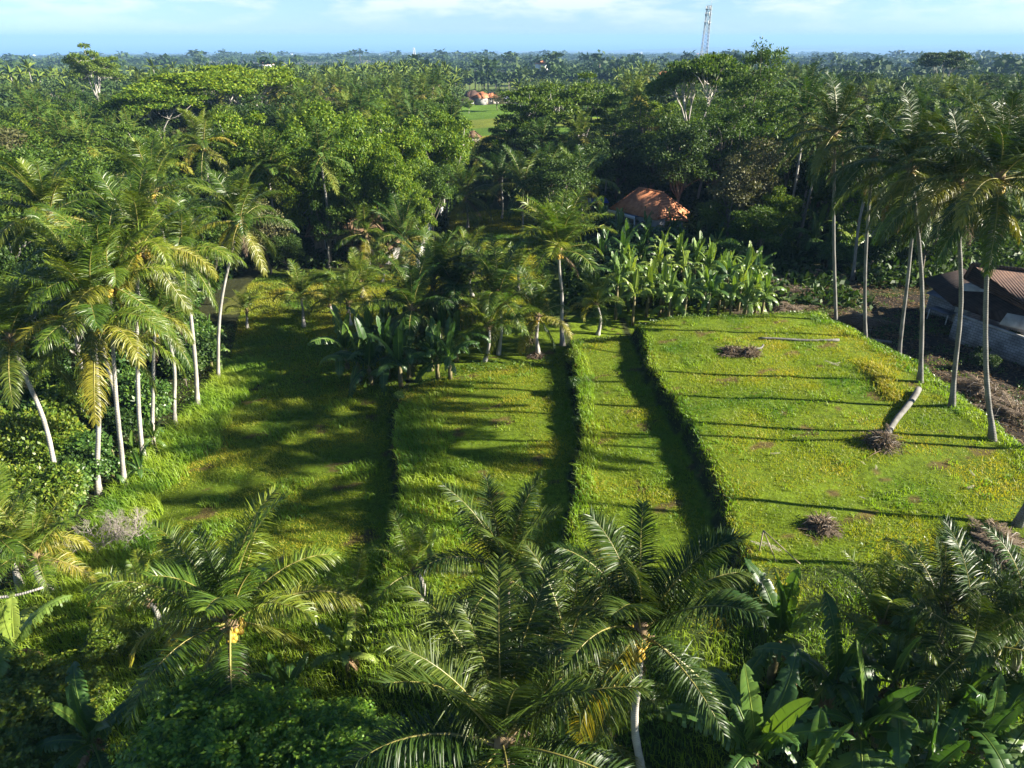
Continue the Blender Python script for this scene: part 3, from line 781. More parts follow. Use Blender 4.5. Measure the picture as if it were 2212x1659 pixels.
for k in range(5):
    lean = Vector((rt.uniform(-1.5, 1.5), rt.uniform(-1, 1), 12))
    PTR.append((lean, trunk_mesh(lean, 0.17, M['palm_bark'] if k % 2 else M['palm_bark_grey'], rt.uniform(0.1, 0.5), rt.uniform(0, 6))))
def mid_palm(x, y, h, label, group, k, fs=1.0):
    z = gz(x, y); root = link('coconut_palm', None, None, (x, y, z), (0, 0, k * 2.1)); root.empty_display_size = 0.5
    tag(root, label, 'palm tree', group)
    lean, me = PTR[k % 5]; s = h / 12
    link('trunk', me, root, sc=(1, 1, s))
    link('crown', PCR[k % 6], root, (lean.x, lean.y, h), (0, 0, k), (fs,) * 3)
    return root
def tree(kind, lib, x, y, H, Wd, H0, W0, label, group, k, cat='tree', z=None, parts=('crown', 'trunk')):
    z = gz(x, y) if z is None else z
    root = link(kind, None, None, (x, y, z), (0, 0, k * 1.3)); root.empty_display_size = 0.5
    root.scale = (Wd / W0, Wd / W0, H / H0)
    tag(root, label, cat, group)
    cme, tme = lib[k % len(lib)]
    link(parts[0], cme, root); link(parts[1], tme, root)
    return root
BT = {
 'bright': [broad_tree(s, leaf='leaf_bright', L=0.29, W=0.18, per=280, ncl=54, bark='bark_pale') for s in (1, 2, 3, 4)],
 'mid': [broad_tree(s, leaf='leaf_mid', L=0.30, W=0.17, per=200) for s in (5, 6, 7, 8)],
 'dark': [broad_tree(s, leaf='leaf_dark', L=0.30, W=0.17, per=200, ncl=52) for s in (9, 10, 11)],
 'olive': [broad_tree(s, leaf='leaf_olive', L=0.34, W=0.2, per=120) for s in (12, 13)],
 'tall': [broad_tree(s, H=20, Wd=11, z0=5, leaf='leaf_mid', L=0.36, W=0.2, ncl=90, per=110, irregular=0.22, cr=(1.0, 1.7), trunk_r=0.3, nl=24) for s in (14, 15, 16)],
 'flat': [flat_tree(s) for s in (17, 18, 19)],
 'flatbright': [flat_tree(s, leaf='leaf_bright', nd=46, layer=0.22) for s in (24, 25, 26)],
 'flatdark': [flat_tree(s, leaf='leaf_dark') for s in (20, 21)],
 'airy': [flat_tree(s, per=260, nd=40, layer=0.5, fork=0.34) for s in (22, 23)],
}
BH = {'bright': (12, 9), 'mid': (12, 9), 'dark': (12, 9), 'olive': (12, 9), 'tall': (20, 11), 'flat': (18, 16), 'flatdark': (18, 16), 'flatbright': (18, 16), 'airy': (18, 16)}
KIND = {'bright': 'broadleaf_tree', 'mid': 'broadleaf_tree', 'dark': 'broadleaf_tree', 'olive': 'broadleaf_tree', 'tall': 'tall_tree', 'flat': 'umbrella_tree', 'flatdark': 'umbrella_tree', 'flatbright': 'umbrella_tree', 'airy': 'umbrella_tree'}
SH = {
 'shrub': [broad_tree(s, H=3.0, Wd=3.6, z0=0.2, ncl=30, per=190, L=0.20, W=0.13, leaf='leaf_shrub', cr=(0.5, 0.85), trunk_r=0.06, nl=10) for s in (41, 42, 43)],
 'lime': [broad_tree(s, H=3.0, Wd=3.6, z0=0.2, ncl=28, per=170, L=0.2, W=0.12, leaf='leaf_lime', cr=(0.5, 0.85), trunk_r=0.06, nl=10) for s in (44, 45)],
 'dark': [broad_tree(s, H=3.0, Wd=3.6, z0=0.2, ncl=30, per=170, L=0.22, W=0.13, leaf='leaf_dark', cr=(0.5, 0.85), trunk_r=0.06, nl=10) for s in (46, 47)],
}
SPR = [sprig_bush(51), sprig_bush(52), sprig_bush(53, leaf='leaf_lime')]

# ------------------------------------------------------------------ palms one can point to
def PB(label, crown, base, fs=1.0, nfr=24, dy=0.0, **kw):
    b = g_at(*base); t = at_y(crown[0], crown[1], b.y + dy)
    return near_palm(b, t, label, fs=fs, nfr=nfr, **kw)
def PHt(label, crown, h, fs=1.0, nfr=24, lean=(0, 0), zb=None, **kw):
    z = 0.5
    for _ in range(12):
        t = at(crown[0], crown[1], z + h); z = 0.5 * z + 0.5 * gz(t.x - lean[0], t.y - lean[1])
    b = Vector((t.x - lean[0], t.y - lean[1], z))
    return near_palm(b, t, label, fs=fs, nfr=nfr, **kw)
GR = 'tall palms along the right edge of the fields'
GL = 'palms along the left edge of the fields'
GM = 'palms in the middle behind the fields'
GF = 'palms in the foreground'
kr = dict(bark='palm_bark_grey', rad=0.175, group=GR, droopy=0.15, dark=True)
PB('leftmost tall palm of the right row, standing at the far corner of the big field', (1803, 288), (1806, 712), 1.12, 30, seed=1, nuts=1, dead=2, bow=0.25, **kr)
PB('second tall palm of the right row, beside the pale fallen logs', (1888, 338), (1870, 742), 1.1, 30, seed=2, nuts=1, dead=1, bow=0.3, **kr)
PB('third tall palm of the right row, trunk leaning right behind its neighbour', (1984, 395), (1941, 784), 1.08, 28, seed=3, nuts=1, dead=2, bow=0.3, **kr)
PB('fourth tall palm of the right row, standing where the fallen trunk across the grass starts', (1968, 362), (1988, 825), 1.1, 30, seed=4, nuts=1, dead=2, bow=0.35, **kr)
PB('fifth tall palm of the right row, trunk in front of the grey block wall corner', (2070, 398), (2057, 878), 1.12, 30, seed=5, nuts=2, dead=3, bow=0.5, **kr)
PB('nearest tall palm of the right row, curved grey trunk before the tiled roof', (2158, 388), (2147, 950), 1.2, 32, seed=6, nuts=2, dead=2, bow=0.6, **kr)
PB('palm at the right border with only the foot of its leaning trunk in view', (2560, 430), (2196, 1135), 1.1, 24, seed=7, nuts=1, dead=2, bow=0.2, dy=1.5, **kr)
PB('palm just beyond the right border whose shadow crosses the near field', (2620, 520), (2420, 1260), 1.1, 24, seed=8, nuts=1, dead=1, bow=0.2, **kr)
PB('palm far beyond the right border shading the near corner', (2560, 420), (2600, 1050), 1.1, 24, seed=9, nuts=1, dead=1, bow=0.2, **kr)

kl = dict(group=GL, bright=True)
PB('palm at the left border, long trunk leaning left over dark shrubs', (22, 728), (140, 1085), 0.95, 26, seed=11, nuts=2, dead=1, bow=0.5, rad=0.17, **kl)
PB('largest sunlit left palm with orange nuts and long drooping fronds over a straight white trunk', (206, 697), (212, 1066), 1.08, 30, seed=12, nuts=3, dead=1, yellow=1, bow=0.4, rad=0.17, **kl)
PB('left palm right behind the largest sunlit one, orange nuts hanging under a raised crown', (236, 612), (268, 1046), 1.0, 26, seed=13, nuts=3, dead=0, bow=0.3, rad=0.16, **kl)
PB('yellow tipped left palm whose trunk leans left from the edge of the tall grass', (302, 536), (310, 994), 1.05, 26, seed=14, nuts=3, dead=0, yellow=1, bow=0.4, rad=0.16, **kl)
PB('left palm with thin vine covered trunk and a ragged crown between two leaning trunks', (336, 700), (331, 968), 0.75, 18, seed=15, nuts=1, dead=2, bow=0.3, rad=0.14, **kl)
PB('short left palm with brown hanging fronds around its crooked trunk', (352, 668), (378, 922), 0.72, 16, seed=16, nuts=0, dead=4, bow=0.5, rad=0.15, **kl)
PB('golden tipped left palm with orange nuts and a pale mossy trunk at the grass edge', (393, 548), (426, 877), 1.0, 26, seed=17, nuts=3, dead=1, yellow=1, bow=0.3, rad=0.18, **kl)
PB('lone palm with a curved white trunk at the far corner of the left field', (517, 477), (471, 820), 0.98, 24, seed=18, nuts=2, dead=1, bow=0.5, rad=0.15, **kl)
PHt('far left palm with a full crown and yellow nuts rising over the dark shrubs', (107, 463), 12.5, 1.15, 28, seed=19, nuts=3, dead=1, yellow=1, lean=(0.5, 0), rad=0.16, **kl)
PHt('palm with pale upright crown behind the sunlit left group', (330, 412), 13, 1.1, 26, seed=20, nuts=1, dead=0, lean=(-1, 0), rad=0.16, **kl)
PHt('solitary palm above the left group with one tall upright frond and hanging yellow fronds', (440, 312), 13.5, 1.05, 18, seed=21, nuts=2, dead=1, yellow=4, lean=(0.5, 0), rad=0.16, **kl)
PHt('left palm filling the gap between the two orange nut crowns', (165, 590), 11, 1.0, 22, seed=22, nuts=1, dead=0, lean=(0, 0), rad=0.16, **kl)

km = dict(group=GM)
PB('bushy sunlit palm with dense round crown at the head of the narrow strip field', (1208, 540), (1216, 746), 1.15, 38, seed=30, nuts=3, dead=1, young=True, bow=0.5, rad=0.2, **km)
PB('small palm with ringed yellowish trunk beside the narrow strip field', (1162, 682), (1162, 767), 0.85, 18, seed=31, nuts=1, dead=1, rad=0.2, **km)
PB('small dark green palm left of the ringed one, above the low bright weeds', (1055, 705), (1047, 780), 0.85, 16, seed=32, nuts=0, dead=0, young=True, rad=0.16, **km)
PHt('broad dark palm with spreading fronds above the banana clump', (985, 632), 4.2, 1.05, 22, seed=33, nuts=0, dead=1, rad=0.2, **km)
PB('young palm with yellow lower fronds at the left end of the banana grove', (1288, 655), (1291, 723), 0.72, 18, seed=34, nuts=0, dead=0, yellow=2, young=True, rad=0.15, **km)
PHt('dull green palm left of the banana clump with wide low fronds', (752, 655), 2.2, 0.85, 20, seed=35, nuts=0, dead=1, young=True, rad=0.18, **km)
PB('young palm with a short dark trunk standing alone on the shaded lawn', (651, 640), (657, 706), 0.75, 17, seed=36, nuts=0, dead=0, young=True, yellow=1, rad=0.15, **km)
PB('smallest young palm at the left edge of the shaded lawn', (533, 672), (535, 710), 0.6, 13, seed=37, nuts=0, dead=0, young=True, rad=0.12, **km)
PB('palm with drooping skirt left of the pale curved wall', (874, 518), (878, 600), 0.95, 22, seed=38, nuts=0, dead=1, yellow=1, rad=0.17, **km)
PB('palm with drooping yellowish fronds left of the grass path', (1004, 425), (1010, 492), 1.12, 22, seed=39, nuts=1, dead=2, yellow=1, rad=0.18, **km)
PB('palm with a bright yellow upright frond near the blue tarpaulin', (1252, 402), (1256, 500), 1.1, 20, seed=40, nuts=0, dead=1, yellow=2, rad=0.16, **km)
PB('thin palm with folded fronds behind the far end of the grass path', (1080, 388), (1084, 472), 1.0, 14, seed=41, nuts=0, dead=1, rad=0.14, **km)
PHt('low yellow green palm beside the grass path', (1008, 545), 1.6, 0.75, 15, seed=42, nuts=0, dead=0, young=True, yellow=2, rad=0.15, **km)
PHt('glowing yellow green young palm in the cluster left of the path', (778, 610), 1.6, 0.85, 18, seed=43, nuts=0, dead=0, young=True, yellow=4, rad=0.15, **km)
PHt('green young palm behind the glowing yellow one', (822, 575), 1.8, 0.85, 16, seed=44, nuts=0, dead=0, young=True, rad=0.15, **km)
PHt('golden low palm at the left of the young cluster', (712, 660), 0.7, 0.6, 12, seed=45, nuts=0, dead=0, young=True, yellow=3, rad=0.12, **km)
PHt('dark ragged palm in front of the thatched roof', (790, 505), 4.0, 0.95, 20, seed=46, nuts=0, dead=3, rad=0.16, **km)
PHt('grey green palm in the row behind the path, right of its end', (1182, 385), 6.5, 1.1, 22, seed=47, nuts=0, dead=1, rad=0.16, **km)
PHt('shaded palm between the path palm and the grey green one', (1130, 400), 6, 1.05, 20, seed=48, nuts=0, dead=1, rad=0.16, **km)
PHt('dim palm in the gap right of the bushy sunlit palm', (1120, 590), 2.0, 0.8, 15, seed=49, nuts=0, dead=0, young=True, rad=0.16, **km)
PHt('half hidden palm behind the wide dark palm', (1020, 590), 2.4, 0.85, 16, seed=50, nuts=0, dead=0, young=True, rad=0.16, **km)

PHt('dark palm crown behind the banana clump, first from its left end', (890, 668), 4.5, 1.0, 22, seed=52, nuts=0, dead=1, rad=0.16, **km)
PHt('dark palm right behind the banana clump beside the wide dark palm', (935, 610), 5.0, 1.05, 22, seed=53, nuts=0, dead=1, rad=0.16, **km)
PHt('tallish dark palm between the clump and the bushy sunlit palm', (1075, 640), 5.0, 1.0, 22, seed=54, nuts=0, dead=1, rad=0.16, **km)

kf = dict(group=GF)
PB('large sunlit foreground palm at lower left with fanning fronds and a brown one', (497, 1340), (520, 1600), 1.2, 23, seed=61, nuts=2, dead=3, yellow=1, rad=0.16, bow=0.25, az0=0.5, droopy=-0.3, bright=True, **kf)  # bright leaflet colour stands in for sunlight on this crown
PHt('tall foreground palm right of centre, white trunk leaning to the bottom border and yellow nuts', (1384, 1365), 8.0, 1.02, 24, seed=62, nuts=3, dead=1, yellow=2, lean=(-0.9, -1.2), rad=0.17, bow=0.4, az0=1.2, droopy=-0.2, dark=True, **kf)
PHt('nearest foreground palm at the bottom centre with huge dark fronds', (1084, 1605), 7.0, 1.15, 24, seed=63, nuts=0, dead=3, yellow=0, rad=0.18, az0=2.0, droopy=-0.4, dark=True, **kf)
PHt('foreground palm above the nearest one, folded pale fronds rising over the middle field', (1097, 1246), 5.0, 1.05, 22, seed=64, nuts=0, dead=1, rad=0.17, az0=0.9, droopy=-0.6, dark=True, **kf)
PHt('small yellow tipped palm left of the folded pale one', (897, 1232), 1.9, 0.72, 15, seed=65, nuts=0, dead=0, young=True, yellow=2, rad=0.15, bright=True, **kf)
PHt('upright bushy palm at lower right with one bright yellow drooping frond', (1905, 1352), 3.6, 0.78, 24, seed=66, nuts=0, dead=1, yellow=1, young=True, rad=0.17, **kf)
PHt('palm right of the bushy one with one tall silvery frond', (2036, 1318), 4.4, 0.78, 16, seed=67, nuts=0, dead=1, rad=0.15, dark=True, **kf)
PHt('palm with pale bent fronds near the lower right border', (2100, 1392), 5.0, 0.8, 16, seed=68, nuts=0, dead=2, yellow=2, rad=0.16, dark=True, **kf)
PHt('dark palm at the right border above the bananas', (2215, 1345), 4.5, 0.9, 20, seed=69, nuts=0, dead=1, rad=0.16, **kf)
PHt('tiny palm with an orange frond between the lower left palm and the centre', (764, 1300), 0.9, 0.6, 11, seed=70, nuts=0, dead=0, yellow=1, young=True, rad=0.12, **kf)
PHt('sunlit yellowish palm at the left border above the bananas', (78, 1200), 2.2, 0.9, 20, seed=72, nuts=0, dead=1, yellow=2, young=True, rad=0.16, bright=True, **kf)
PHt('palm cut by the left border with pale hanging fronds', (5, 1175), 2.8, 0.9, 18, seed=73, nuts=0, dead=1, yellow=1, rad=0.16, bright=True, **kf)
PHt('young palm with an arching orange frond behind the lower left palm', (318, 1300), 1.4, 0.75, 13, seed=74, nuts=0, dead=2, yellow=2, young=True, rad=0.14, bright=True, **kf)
PHt('small palm under the crown of the tall foreground palm', (1316, 1585), 2.0, 0.75, 13, seed=75, nuts=0, dead=0, yellow=1, rad=0.14, **kf)
PHt('dark palm between the folded pale palm and the tall one', (1225, 1395), 3.6, 0.95, 18, seed=76, nuts=0, dead=1, rad=0.16, dark=True, **kf)

# ------------------------------------------------------------------ bananas
GB = 'large bananas in the foreground'
def BN(label, c, h, fs, nl=9, li=0, seed=0, group=GB, az=None):
    z = 0.5
    for _ in range(12):
        t = at(c[0], c[1], z + h); z = 0.5 * z + 0.5 * gz(t.x, t.y)
    return banana_near(Vector((t.x, t.y, z)), h, label, group, fs, nl, li, seed, az)
BN('big banana plant at the bottom right of centre with long torn leaves', (1632, 1625), 3.2, 1.25, 11, 0, 1)
BN('dark glossy banana plant under the corner of the big field', (1684, 1375), 2.4, 1.15, 10, 0, 2)
BN('banana plant in the middle of the lower right thicket with a tall upright leaf', (1935, 1470), 3.0, 1.15, 9, 0, 3)
BN('banana plant with ragged sideways leaves low in the lower right thicket', (1860, 1580), 2.6, 1.15, 9, 0, 4)
BN('banana plant right of the thicket centre with upright torn leaves', (2060, 1540), 2.8, 1.2, 9, 0, 5)
BN('banana plant at the bottom right with silvery leaf backs', (2120, 1625), 2.8, 1.15, 9, 0, 6)
BN('bright green banana plant in the bottom right corner', (2225, 1560), 3.0, 1.2, 9, 1, 7)
BN('banana plant at the very bottom between the big one and the ragged one', (1750, 1690), 2.6, 1.15, 9, 0, 8)
BN('banana plant at the bottom border right of the ragged one', (1990, 1690), 2.6, 1.2, 9, 0, 9)
BN('banana plant in the dim gap above the ragged one', (1805, 1480), 2.2, 1.1, 8, 0, 10)
BN('bright yellow green banana plant at the left border', (30, 1395), 2.2, 1.1, 8, 1, 11)
BN('banana plant at lower left with broad shaded leaves', (199, 1600), 2.2, 1.1, 8, 0, 12)
BN('small banana plant right of the lower left palm trunk', (622, 1500), 1.6, 0.8, 7, 0, 13)
BN('small pale banana plant left of the nearest palm', (745, 1410), 1.4, 0.7, 7, 1, 14)
BN('small banana plant behind the yellow tipped palm', (925, 1190), 1.2, 0.6, 7, 1, 15)
BN('banana plant in shade at the bottom centre', (1230, 1690), 1.8, 0.9, 8, 0, 16)
rbn = np.random.default_rng(91)
def grove(pts, li_f, label, group, hr=(1.4, 2.8), fs=(0.85, 1.1), s0=0):
    for k, (x, y) in enumerate(pts):
        li = li_f if isinstance(li_f, int) else int(rbn.random() < li_f)
        banana_mid((x, y, gz(x, y)), rbn.uniform(*hr), li, label, group, s0 + k, rbn.uniform(*fs))
def scatter(n, region, mind, rg, tries=4000):
    out = []
    for _ in range(tries):
        if len(out) >= n: break
        x, y = region(rg)
        if all((x - a) ** 2 + (y - b_) ** 2 > mind * mind for a, b_ in out): out.append((x, y))
    return out
def px_region(u0, u1, v0, v1, z=0.8):
    def f(rg):
        p = at(rg.uniform(u0, u1), rg.uniform(v0, v1), z); return p.x, p.y
    return f
grove(scatter(19, px_region(725, 990, 725, 825), 1.0, rbn), 0, 'dark green banana plant in the clump at the head of the middle field', 'banana clump behind the middle field', (0.8, 2.2), (1.2, 1.5), 0)
grove(scatter(60, px_region(1320, 1645, 610, 702, 1.0), 1.2, rbn), 0.8, 'sunlit banana plant in the dense grove behind the big field', 'banana grove behind the big field', (1.2, 3.4), (0.85, 1.15), 20)
grove(scatter(30, px_region(1290, 1570, 505, 595, 0.5), 2.0, rbn), 0.15, 'shaded banana plant between the dense grove and the orange roofed house', 'bananas in front of the orange roofed house', (1.0, 1.8), (0.9, 1.15), 70)
grove(scatter(20, px_region(1735, 1880, 500, 580, 0.5), 2.0, rbn), 0.4, 'banana plant behind the leftmost tall palm of the right row', 'bananas behind the soil plot', (1.4, 2.8), (1.15, 1.4), 105)
grove(scatter(14, px_region(1300, 1480, 375, 415, 0.5), 3.0, rbn), 0.0, 'dark banana plant at the foot of the tall trees behind the orange roof', 'bananas behind the orange roofed house', (2, 3.4), (1.0, 1.2), 130)
grove(scatter(5, px_region(425, 470, 745, 800, 0.2), 1.0, rbn), 0.7, 'small banana plant at the foot of the lone leaning palm', 'bananas at the left field edge', (0.8, 1.6), (0.6, 0.8), 150)
grove(scatter(7, px_region(240, 345, 960, 1050, -0.2), 1.2, rbn), 0.5, 'small banana plant among the left palm trunks', 'bananas among the left trunks', (0.5, 1.2), (0.5, 0.75), 160)

# ------------------------------------------------------------------ trees one can point to
kt = [0]
def TR(typ, u, vtop, y, wpx, label, group=None, parts=('crown', 'trunk')):
    p = at_y(u, vtop, y); z = gz(p.x, y); H0, W0 = BH[typ]; kt[0] += 1
    Wm = wpx * y / F
    return tree(KIND[typ], BT[typ], p.x, y, p.z - z, Wm, H0, W0, label, group, kt[0])
TR('bright', 520, 232, 92, 170, 'bright green tree at the left end of the sunlit tree mass')
TR('bright', 640, 268, 86, 150, 'bright green tree above the thatched roof')
TR('bright', 690, 222, 98, 160, 'tall bright green tree rising behind the one above the thatched roof')
TR('bright', 770, 250, 84, 140, 'bright green tree with a pale straight trunk left of the curved wall')
TR('bright', 860, 240, 90, 160, 'broad bright green tree in the middle of the sunlit tree mass')
TR('bright', 950, 236, 98, 130, 'yellow green tree at the right end of the sunlit tree mass')
TR('bright', 610, 330, 82, 130, 'lower bright tree in front of the left end of the sunlit mass')
TR('mid', 740, 330, 80, 120, 'leafy green tree hanging over the thatched roof')
TR('bright', 850, 320, 80, 120, 'vine covered tree beside the pale trunk left of the curved wall')
TR('mid', 930, 330, 86, 110, 'green tree above the bend of the curved wall')
TR('mid', 700, 410, 79, 90, 'low tree beside the dark ragged palm')
TR('bright', 905, 395, 80, 80, 'leafy tree top right above the yellow green palms')
TR('flatbright', 420, 148, 150, 270, 'wide umbrella tree with layered crown and white bare limbs')
TR('flatbright', 520, 130, 165, 230, 'umbrella tree with the highest crown of the layered pair')
TR('flatbright', 330, 180, 140, 210, 'lower umbrella tree at the left of the layered pair')
TR('airy', 188, 88, 215, 110, 'lone slender umbrella tree standing out against the sea at the left')
TR('airy', 1175, 165, 122, 190, 'umbrella tree with forked white trunk left of centre line behind the path')
TR('airy', 1255, 150, 128, 190, 'umbrella tree with spreading white branches in front of the far rice field')
TR('airy', 1120, 240, 118, 120, 'thin umbrella tree in front of the rice field gap')
TR('tall', 1400, 205, 118, 150, 'dark leafy tree left of the tall dark mass')
TR('dark', 1340, 280, 108, 150, 'dark tree behind the palm with the yellow upright frond')
TR('dark', 1420, 300, 104, 140, 'dark tree directly behind the orange roof')
TR('flat', 1512, 98, 118, 200, 'spreading tree whose crown hides the foot of the tower')
TR('tall', 1640, 92, 106, 150, 'tallest tree, rough crown standing against the haze right of the tower')
TR('tall', 1570, 190, 100, 150, 'dense tree between the spreading tree and the tallest tree')
TR('tall', 1700, 200, 104, 120, 'bushy tree at the right foot of the tallest tree')
TR('dark', 1480, 250, 96, 170, 'dark dense tree right behind the orange roofed house')
TR('olive', 1640, 285, 86, 150, 'grey green vine covered tree below the tallest tree')
TR('olive', 1600, 330, 82, 130, 'grey green vine covered tree front, beside the dark shade')
TR('mid', 1650, 430, 78, 130, 'leafy green tree above the brush piles')
TR('mid', 1570, 420, 84, 120, 'green tree right of the orange roof behind the bananas')
TR('bright', 1700, 400, 80, 90, 'yellowish green tree left of the tall palm row')
TR('dark', 1790, 330, 96, 130, 'dark tree behind the leftmost tall palm')
TR('dark', 1930, 360, 92, 140, 'dark tree behind the crowns of the tall palms')
TR('mid', 2060, 330, 98, 140, 'green tree behind the nearest tall palm crown')
TR('dark', 2180, 400, 88, 150, 'dark tree above the tiled roof at the right border')
TR('flatdark', 2050, 105, 260, 100, 'round topped hazy tree on the horizon at the right')
TR('dark', 2140, 150, 220, 110, 'dark tree by the distant red roof near the right border')
TR('flatdark', 1860, 150, 230, 110, 'dark umbrella tree far behind the leftmost tall palm')
TR('flatdark', 1960, 165, 190, 140, 'flat dark umbrella tree behind the tall palm crowns')
TR('mid', 60, 300, 84, 170, 'rounded green tree at the left border above the palms')
TR('mid', 160, 330, 76, 150, 'brownish green tree behind the far left palm crown')
TR('olive', 250, 380, 70, 130, 'olive flowering tree between the left palm crowns')
TR('mid', 40, 250, 110, 150, 'dense green tree below the small far left palm')
TR('dark', 200, 270, 105, 150, 'dark tree below the lone slender umbrella tree')
TR('olive', 560, 420, 76, 120, 'dull tree behind the lone leaning palm')
TR('dark', 610, 500, 76, 90, 'low dark tree at the edge of the shaded lawn')
TR('dark', 30, 520, 48, 170, 'dark tree in shade at the left border beside the far left palm')
TR('mid', 420, 440, 66, 130, 'green tree behind the orange nut palm')
TR('dark', 1240, 460, 94, 80, 'shadowy tree left of the blue tarpaulin')
TR('airy', 950, 200, 150, 90, 'airy tree at the left of the village houses')

# ------------------------------------------------------------------ forest: random individuals, nearest first
rfz = np.random.default_rng(4242)
def free(x, y):
    if y < 78: 
        if x > 36 and y > 68: return True
        if x < -31 and y > 46: return True
        return False
    if in_rice(np.float64(x), np.float64(y)): return False
    if y >= 290 and y < 306 and -30 < x < 12: return False
    u, v = to_px(x, y, 0)
    if -9 < x < 4 and y < 112: return False                      # grass path
    if 6 < x < 34 and y < 103: return False                      # house and bananas
    if -20 < x < -8 and y < 92: return False
    return True
cand = []
y = 46.0
grid = {}
def okd(x, y, dmin):
    g = (int(x // 8), int(y // 8))
    for a in (-1, 0, 1):
        for b_ in (-1, 0, 1):
            for (p_, q_) in grid.get((g[0] + a, g[1] + b_), []):
                if (p_ - x) ** 2 + (q_ - y) ** 2 < dmin * dmin: return False
    grid.setdefault(g, []).append((x, y)); return True
for _ in range(26000):
    y = math.sqrt(rfz.uniform(46 ** 2, 460 ** 2)); x = rfz.uniform(-0.84, 0.84) * y
    if not free(x, y): continue
    if okd(x, y, 5.2 if y < 200 else 6.2): cand.append((x, y))
cand.sort(key=lambda c: c[1])
def cap_top(u, y):
    """sight lines kept open to the far rice field and village"""
    if 985 < u < 1110: return rfz.uniform(255, 330) if y < 170 else 190
    if 1110 < u < 1330: return rfz.uniform(230, 300) if y < 165 else 170
    if 300 < u < 620 and y < 138: return rfz.uniform(255, 330)
    if u < 300 and y < 260: return rfz.uniform(175, 215) + max(0, (170 - y)) * 0.9
    if u < 985 and y < 300: return rfz.uniform(150, 185) + max(0, (170 - y)) * 0.9
    if u < 985: return rfz.uniform(124, 148) + max(0, (170 - y)) * 0.9
    if u < 1750: return rfz.uniform(128, 160)
    return 165 + max(0, (140 - y)) * 1.2
def zone_word(u, y):
    if u < 420: return 'left'
    if u < 980: return 'left of centre'
    if u < 1340: return 'middle'
    if u < 1750: return 'right of centre'
    return 'right'
npalm = ntree = 0
stuff_p, stuff_t = [], []
for k, (x, y) in enumerate(cand):
    z = gz(x, y); u, v = to_px(x, y, z + 8)
    if u < -60 or u > 2275: continue
    pal = rfz.random() < (0.42 if 420 < u < 1000 and y > 150 else 0.26)
    if 985 < u < 1340 and y < 165 and rfz.random() < 0.35: continue
    h = rfz.uniform(11, 16) if pal else rfz.uniform(9, 15)
    if y < 78: h *= 0.8
    vt = cap_top(u, y)
    hmax = at_y(u, vt, y).z - z - (3 if pal else 0)
    if hmax < 2.0: continue
    h = min(h, max(hmax, 2.0) * rfz.uniform(0.85, 1.0))
    far = 'far' if y > 230 else ('distant' if y > 150 else 'middle distance')
    grp_z = zone_word(u, y)
    if pal:
        if npalm < 225:
            mid_palm(x, y, h, f'coconut palm standing in the {far} forest, {grp_z}', f'coconut palms of the {far} forest, {grp_z}', k, rfz.uniform(0.85, 1.1)); npalm += 1
        else: stuff_p.append((x, y, z, h))
    else:
        if ntree < 235:
            typ = rfz.choice(['mid', 'mid', 'dark', 'bright', 'olive', 'tall', 'flat'], p=[.22, .14, .16, .16, .08, .10, .14])
            W_ = {'tall': .62, 'flat': 1.0}.get(typ, .85) * h * rfz.uniform(.85, 1.15)
            if h < 5: W_ = max(W_, 4.5)
            H0, W0 = BH[typ]
            word = {'mid': 'green', 'dark': 'dark green', 'bright': 'bright green', 'olive': 'olive', 'tall': 'tall rough', 'flat': 'flat topped'}[typ]
            tree(KIND[typ], BT[typ], x, y, h, W_, H0, W0, f'{word} tree standing in the {far} forest, {grp_z}', f'{word} trees of the {far} forest, {grp_z}', k); ntree += 1
        else: stuff_t.append((x, y, z, h))
print('auto palms', npalm, 'trees', ntree, 'stuff', len(stuff_p), len(stuff_t))

# far woodland: numberless, one object each
def lod_palm(seed):
    rg = np.random.default_rng(seed); a = MB()
    for i in range(13):
        th = i * 2.4 + rg.uniform(-.3, .3); e = R(rg.choice([75, 50, 25, 0, -35])); s = np.linspace(0, 1, 5)
        el = e - R(60) * s; d = np.stack([np.cos(el) * math.cos(th), np.cos(el) * math.sin(th), np.sin(el)], 1) * 4.4 / 4
        P = np.concatenate([[[0, 0, 0]], np.cumsum(d[:-1], 0)]); S_ = np.array([-math.sin(th), math.cos(th), 0]) * 0.55
        w = np.array([.3, 1, 1, .7, .1])[:, None]; dn = np.array([0, 0, -0.45]) * w
        V = np.concatenate([P, P + S_ * w + dn, P - S_ * w + dn])
        a.add(V, [[q, q + 1, 5 + q + 1, 5 + q] for q in range(4)] + [[q, q + 1, 10 + q + 1, 10 + q] for q in range(4)])
    a.tube([(0, 0, -12), (0.3, 0, -6), (0, 0, 0)], 0.16, 3, m=1, cap=False)
    return a.arrays()
def lod_tree(seed, n=150, leaf=1.0, H=12, Wd=9):
    rg = np.random.default_rng(seed); a = MB(); nc = 9
    u = nrm(rg.standard_normal((nc, 3))); u[:, 2] = np.abs(u[:, 2])
    C = u * [Wd / 2 - 1.6, Wd / 2 - 1.6, H * 0.25] + [0, 0, H * 0.55]
    clump_leaves(a, rg, C, rg.uniform(1.5, 2.3, nc), n // nc, leaf, leaf * 0.75, 0.8, 0.5)
    a.tube([(0, 0, -1), (0, 0, H * .6)], 0.2, 3, m=1, cap=False)
    return a.arrays()
LP = [lod_palm(s) for s in range(5)]; LT = [lod_tree(s) for s in range(6)]
LT2 = [lod_tree(20 + s, 45, 2.3) for s in range(6)]
a = MB()
for k, (x, y, z, h) in enumerate(stuff_p):
    th = k * 1.1; c_, s_ = math.cos(th), math.sin(th); a.merge(LP[k % 5], [[c_, -s_, 0], [s_, c_, 0], [0, 0, 1]], (x, y, z + h))
tag(link('palm_grove', a.mesh('palm_grove', [M['frond_mid'], M['palm_bark']])), 'hazy far coconut groves beyond the village houses', 'palm grove', kind='stuff')
a = MB()
